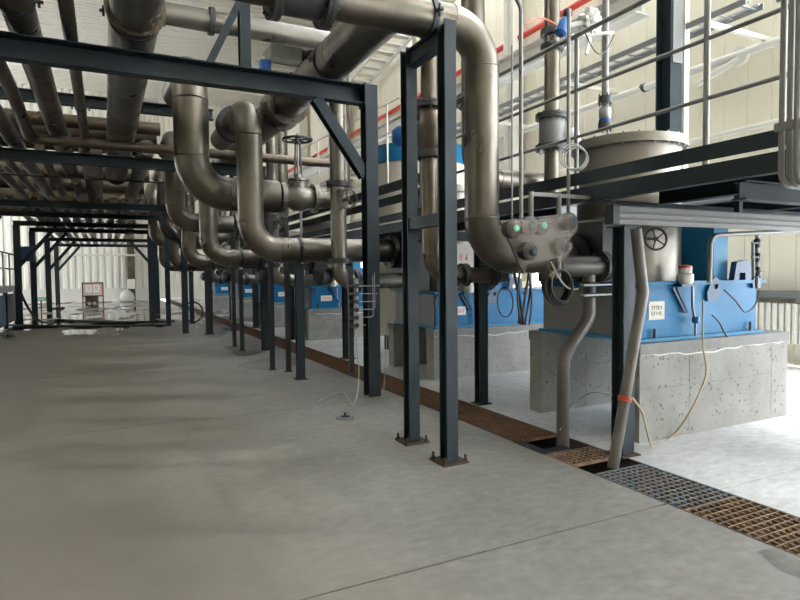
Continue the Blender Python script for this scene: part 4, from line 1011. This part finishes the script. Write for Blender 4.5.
# white stair and landing
st = thing('stair', 'white steel stair climbing the right wall behind the frames', 'stair', (8.9, 20, 0))
sa, sb_ = at(318, 118, X=8.6), at(398, 20, X=8.6)
for dx in (0, .8): obj('stringer', G().bar(sa + V((dx, 0, 0)), sb_ + V((dx, 0, 0)), .05, .28), 'white_paint', st)
for k in range(14):
    p = sa.lerp(sb_, (k + .5) / 14); obj('tread', G().box(p.x + .02, p.x + .78, p.y - .14, p.y + .14, p.z - .02, p.z + .02), 'white_paint', st)
obj('landing', G().box(8.5, 9.5, sb_.y - 2.4, sb_.y, sb_.z - .06, sb_.z + .06), 'white_paint', st)
for y_, z_ in ((sa.y, sa.z), (sb_.y - 1.1, sb_.z)): obj('stair_leg', G().box(9.05, 9.15, y_ - .05, y_ + .05, 0, z_), 'white_paint', st)
for dz, r_ in ((.9, .025), (.5, .018)): obj('stair_rail', G().tube(sa + V((-.03, 0, dz)), sb_ + V((-.03, 0, dz)), r_, 8), 'white_paint', st)
# white railing of the upper walkway
ur = thing('walkway_railing', 'thin white railing sloping up beside the rack post', 'railing', (4.4, 8, 3.1))
for a_, b_ in (((300, 150), (400, 97)), ((300, 172), (400, 128))): obj('rail', G().tube(at(*a_, X=4.26), at(*b_, X=4.26), .014, 8), 'white_paint', ur)
for x_, ya, yb in ((387, 104, 192), (340, 125, 200), (318, 140, 205)): 
    p, q_ = at(x_, ya, X=4.26), at(x_, yb, X=4.26); obj('rail_post', G().tube(p, (p.x, p.y, 3.046), .016, 8), 'white_paint', ur)
# roof fan unit
rf = thing('ventilation_unit', 'grey ventilation unit hung high at the right wall', 'fan', at(282, 60, X=8.7))
c = at(282, 58, X=8.7)
obj('fan_casing', G().cbox(c, (1.6, 1.8, .7)), 'rail_paint', rf); obj('fan_hood', G().lathe([(.75, 0), (.6, .3), (.3, .5)], c + V((0, 0, .35)), n=20), 'rail_paint', rf)
obj('support_beam', G().bar(c + V((-1.6, 0, -.5)), c + V((1.2, 0, -.5)), .15, .25).bar(c + V((-1.2, -.9, -.5)), c + V((-1.2, 3.0, -.5)), .12, .2), 'white_paint', rf)
obj('motor_box', G().cbox(at(265, 66, X=7.6), (.5, .5, .5)), 'blue_motor', rf)

# ================================================================== FAR END AND LEFT SIDE
sg = thing('sign_stand', 'red-framed notice board on two legs in front of the far wall', 'sign', at(92, 304, Y=38.6))
bx0, bx1 = at(82.5, 290, Y=38.6), at(103, 290, Y=38.6); zt, zb = at(92, 283, Y=38.6).z, at(92, 296, Y=38.6).z
for x_ in (bx0.x, bx1.x): obj('leg', G().bar((x_, 38.58, 0), (x_, 38.58, zt + .03), .06, .06), 'rust_dark', sg)
for z_ in (zb, zt): obj('frame_bar', G().bar((bx0.x, 38.56, z_), (bx1.x, 38.56, z_), .06, .07), 'rust_dark', sg)
fr_ = obj('board', G().box(bx0.x, bx1.x, 38.57, 38.60, zb, zt), 'poster_pink', sg)
xm = (bx0.x + bx1.x) / 2
for a_, b_, m_ in ((bx0.x + .16, xm - .03, 'ink_red'), (xm + .03, bx1.x - .16, 'blue_dark')):
    po = obj('poster', G().box(a_, b_, 38.555, 38.57, zb + .20, zt - .10), 'plate_white', fr_); scribble(po, a_ + .1, b_ - .1, zb + .30, zt - .2, 38.555, m_, 2, 2, 5)
obj('lower_strip', G().box(bx0.x + .1, bx1.x - .1, 38.56, 38.57, zb + .04, zb + .14), 'plate_cream', fr_)
bc = at(92, 304, Y=39.4)
bn = thing('wooden_crate', 'small brown crate on the floor behind the notice board', 'crate', (bc.x, 39.6, 0))
obj('crate_body', G().box(bc.x - .35, bc.x + .35, 39.4, 39.9, .08, .55), 'pipe_brown', bn)
for k in range(3): obj('skid', G().box(bc.x - .35 + .29 * k, bc.x - .23 + .29 * k, 39.4, 39.9, 0, .08), 'pipe_brown', bn)
wbp = at(127, 303, Y=40.5)
wb_ = thing('white_bag', 'white bulk bag sitting by the far column', 'bag', (wbp.x, 40.5, 0))
obj('bag_body', G().lathe([(.20, 0), (.40, .05), (.44, .25), (.38, .48), (.24, .66), (.10, .76)], (wbp.x, 40.5, 0), n=20), 'plastic_white', wb_)
obj('bag_neck', G().lathe([(.07, 0), (.12, .08), (.07, .2)], (wbp.x + .03, 40.5, .74), n=12), 'plastic_white', wb_)
vb_ = thing('wall_cabinet', 'small grey control cabinet on the far column', 'cabinet', at(130, 285, Y=42.2))
c = at(131, 284, Y=42.3)
obj('cabinet_body', G().cbox(c, (.55, .3, .7)), 'rail_paint', vb_); obj('cabinet_door', G().cbox(c + V((0, -.16, 0)), (.48, .02, .62)), 'white_paint', vb_)
xc = at(131, 260, Y=42.5).x
fc = thing('building_column', 'brown-grey column standing at the far wall', 'column', (xc, 42.5, 0))
obj('column_shaft', G().hsec((xc, 42.6, 0), (xc, 42.6, 13.2), .42, .42, .03, (0, 1, 0)), 'pipe_brown', fc)
sb2 = thing('far_shelf', 'thin horizontal pipe rail across the far wall', 'pipe', (0, 42.2, 3.2))
obj('rail_tube', G().tube((-6, 42.3, at(90, 255, Y=42.3).z), (4, 42.3, at(90, 255, Y=42.3).z), .06, 10), 'white_paint', sb2)
for x_ in (-5.5, 3.5): obj('rail_bracket', G().bar((x_, 42.3, at(90, 255, Y=42.3).z), (x_, 42.95, at(90, 255, Y=42.3).z), .05, .05), 'white_paint', sb2)
# black hoses over the floor
q = [at(18, 285, Y=22.9), at(24, 300, Y=22.6), at(32, 314, Y=22.3), at(40, 321, Y=22.4), at(48, 322.5, Z=.04), at(58, 320, Z=.04), at(80, 321, Z=.04), at(110, 322, Z=.04), at(150, 322, Z=.04), at(175, 321, Z=.04)]
obj('black_hose', G().sweep(spline(q), .04, 8), 'black_rubber', label='thick black hose lying across the wet floor from the left post', cat='hose')
q = [at(12, 327, Z=.035), at(30, 326, Z=.035), at(60, 326, Z=.035), at(100, 326, Z=.035), at(170, 325, Z=.035)]
obj('black_hose', G().sweep(spline(q), .035, 8), 'black_rubber', label='second black hose lying just in front of the thick one', cat='hose')
q = [at(50, 309, Z=.03), at(56, 308, Z=.03), at(64, 307.5, Z=.03), at(60, 309, Z=.03)]
obj('black_hose', G().sweep(spline(q), .035, 8), 'black_rubber', label='short dark hose end on the floor by the far left posts', cat='hose')
# low platform at the left edge
lp_ = thing('side_platform', 'low platform with pale deck edge and dark panels at the left edge', 'platform', (-4, 23, 0))
LX = -2.75
obj('deck', G().box(-6, LX, 20.2, 25.9, 1.10, 1.28), 'galvanised', lp_)
for y_ in (20.4, 22.2, 24.6, 25.7): obj('leg', G().box(LX - .14, LX - .02, y_ - .06, y_ + .06, 0, 1.10), 'steel_dark', lp_)
for k in range(3): obj('side_panel', G().box(LX - .10, LX - .07, 20.47 + 1.7 * k, 22.1 + 1.7 * k, .08, 1.02), 'blue_dark' if k == 0 else 'steel_dark', lp_)
lr = thing('side_railing', 'pale tube railing on the low platform at the left edge', 'railing', (LX, 23, 1.28))
for z_ in (2.35, 1.85): obj('rail', G().tube((LX - .05, 20.3, z_), (LX - .05, 25.8, z_), .025, 8), 'rail_paint', lr)
for y_ in (20.3, 21.7, 23.1, 24.5, 25.8): obj('rail_post', G().tube((LX - .05, y_, 1.28), (LX - .05, y_, 2.35), .025, 8), 'rail_paint', lr)
for k, (x_, y_, r_, h_) in enumerate(((-3.6, 21.6, .38, 1.9), (-3.9, 24.5, .5, 2.2))):
    tk = thing('side_tank', ['slim grey tank on the low platform at the left edge', 'wider grey tank behind the slim one on the left platform'][k], 'tank', (x_, y_, 1.28))
    obj('tank_shell', G().lathe([(r_ * .6, .25), (r_, .4), (r_, h_), (r_ * .6, h_ + .2), (.08, h_ + .28)], (x_, y_, 1.28), n=24), 'pipe', tk)
    for a_ in range(3): obj('tank_leg', G().tube((x_ + r_ * .7 * math.cos(a_ * 2.1), y_ + r_ * .7 * math.sin(a_ * 2.1), 1.28), (x_ + r_ * .7 * math.cos(a_ * 2.1), y_ + r_ * .7 * math.sin(a_ * 2.1), 1.75), .035, 8), 'steel_dark', tk)
c = at(28, 254, Y=25.9)
bb = thing('control_box', 'dark blue control box fixed between the left posts', 'control box', c)
obj('box_body', G().cbox((c.x, 25.9, c.z), (.42, .25, .55)), 'blue_dark', bb); obj('box_arm', G().bar((c.x + .1, 26.0, c.z + .2), (-2.4, 26.15, c.z + .2), .05, .05), 'steel_dark', bb)
c = at(41, 299, Y=30)
es = thing('exit_lamp', 'small green emergency lamp low behind the left posts', 'lamp', (c.x, 30, 0))
obj('lamp_box', G().cbox((c.x, 30, c.z), (.36, .12, .14)), 'rail_paint', es); obj('lamp_face', G().cbox((c.x, 29.93, c.z), (.30, .02, .07)), 'green_lamp', es); obj('lamp_stand', G().bar((c.x, 30, 0), (c.x, 30, c.z - .07), .05, .05), 'steel_dark', es)
c = at(193, 305, Y=20.5)
bk = thing('hose_reel', 'wheel-like hose reel leaning beside the wet floor', 'hose reel', (c.x, 20.5, 0))
obj('reel_rim', G().torus((c.x, 20.5, .36), (.3, -1, .1), .33, .03, 28, 8), 'black_rubber', bk)
gm = G()
for i in range(6): gm.tube((c.x, 20.5, .36), V((c.x, 20.5, .36)) + V((math.cos(i * 1.047) * .31, math.cos(i * 1.047) * .09, math.sin(i * 1.047) * .31)), .01, 6)
obj('reel_spokes', gm, 'galvanised', bk); obj('reel_frame', G().bar((c.x + .35, 20.4, 0), (c.x, 20.4, .40), .03, .03).bar((c.x - .3, 20.7, 0), (c.x, 20.4, .40), .03, .03), 'galvanised', bk)
c = at(50, 182, Y=25)
bsn = thing('overhead_panel', 'blue panel hung among the far rack pipes', 'panel', c)
obj('panel_face', G().cbox(c, (.9, .05, .9)), 'blue_motor', bsn); obj('panel_frame', G().box(c.x - .5, c.x + .5, c.y + .03, c.y + .06, c.z - .5, c.z + .5), 'steel_dark', bsn)
for x_ in (-.4, .4): obj('panel_leg', G().bar((c.x + x_, c.y + .09, 3.60), (c.x + x_, c.y + .09, c.z), .04, .04), 'steel_dark', bsn)

# riser behind the foreground drop pipe
c = at(473, 60, Y=6.35)
pipe_run('rear_riser', 'thick brown riser just behind the foreground drop pipe', [(c.x, 6.35, 6.5), (c.x, 6.35, 2.75), (c.x + 1.2, 6.35, 2.75)], .15, .36, mt='pipe', flanges=[((c.x, 6.35, at(470, 103, Y=6.35).z), (0, 0, 1))], n=24)
# water
def puddle(label, pts):
    n = len(pts); ctr = sum(pts, V((0, 0, 0))) / n
    gm = G(); P = spline(pts + [pts[0]], 5)[:-1]
    n = len(P); gm.add([(p.x, p.y, .003) for p in P] + [tuple(ctr + (V((p.x, p.y, 0)) - ctr) * 1.03) for p in P] , [tuple(range(n))] + [(i, n + i, n + (i + 1) % n, (i + 1) % n) for i in range(n)])
    obj('puddle', gm, 'water', label=label, cat='puddle')
puddle('rippled puddle beside the grating at the bottom right edge', [at(x, y, Z=0) for x, y in ((758, 552), (775, 549), (800, 561), (815, 580), (800, 578), (780, 570))])
puddle('puddle mirroring the blue machine under the bent pipes', [at(x, y, Z=0) for x, y in ((228, 348), (245, 341), (262, 347), (258, 354), (238, 356))])
puddle('dark puddle in front of the blue-grey post', [at(x, y, Z=0) for x, y in ((236, 366), (255, 360), (282, 357), (300, 361), (285, 368), (255, 369))])
puddle('blue-lit puddle around the broad black post', [at(x, y, Z=0) for x, y in ((198, 333), (212, 325), (226, 327), (224, 335), (210, 337))])

# big tank with a blue band between the second and third machines
tk = thing('storage_tank', 'big cream tank with a blue band under its lid behind the two-post frame', 'tank', (TKX, TKY, 0))
obj('tank_shell', G().lathe([(TKR * .8, .35), (TKR, .5), (TKR, 3.66)], (TKX, TKY, 0), n=56), 'plate_cream', tk)
obj('blue_band', G().lathe([(TKR + .002, 3.66), (TKR + .03, 3.66), (TKR + .03, 3.98), (TKR + .002, 3.98)], (TKX, TKY, 0), n=56), 'blue_paint', tk)
obj('tank_lid', G().lathe([(TKR, 3.98), (TKR + .02, 4.0), (TKR * .7, 4.22), (.12, 4.34)], (TKX, TKY, 0), n=56), 'stainless', tk)
for k in range(4): obj('tank_leg', G().tube((TKX + .7 * math.cos(k * 1.571 + .785), TKY + .7 * math.sin(k * 1.571 + .785), 0), (TKX + .7 * math.cos(k * 1.571 + .785), TKY + .7 * math.sin(k * 1.571 + .785), .45), .07, 12), 'steel_paint', tk)

# instrument stands among the far bays
for k, (x_, y_) in enumerate(((3.45, 11.2), (3.3, 13.2), (3.5, 14.8), (3.2, 17.0), (3.45, 18.4), (3.0, 19.9), (3.5, 22.6), (2.9, 23.2))):
    r = thing('instrument_stand', ['nearest', 'second', 'third', 'fourth', 'fifth', 'sixth', 'seventh', 'farthest'][k] + ' slim instrument stand with small valves among the bent pipes', 'instrument', (x_, y_, 0), 'instrument stands')
    obj('stand_pipe', G().tube((x_, y_, 0), (x_, y_, 2.15 if x_ > 3.6 else 3.3), .028, 10), 'galvanised', r)
    obj('foot', G().lathe([(.1, 0), (.1, .012), (.03, .03)], (x_, y_, 0), n=14), 'rust_dark', r)
    for z_ in (.95, 1.6): obj('small_valve', G().lathe([(.03, -.07), (.055, -.05), (.055, .05), (.03, .07)], (x_, y_, z_), n=12), 'cast_iron', r)
    obj('handwheel', wheel_mesh((x_ - .03, y_ - .12, 1.6), (-.2, -1, 0), .075, 4, .009), 'cast_iron', r)
    obj('wheel_stem', G().tube((x_, y_, 1.6), (x_ - .03, y_ - .12, 1.6), .012, 8), 'galvanised', r)
    obj('gauge', G().lathe([(.055, 0), (.06, .01), (.06, .035), (.02, .04)], (x_ - .02, y_ - .03, 1.95), (-.2, -1, 0), 16), 'plate_white', r)
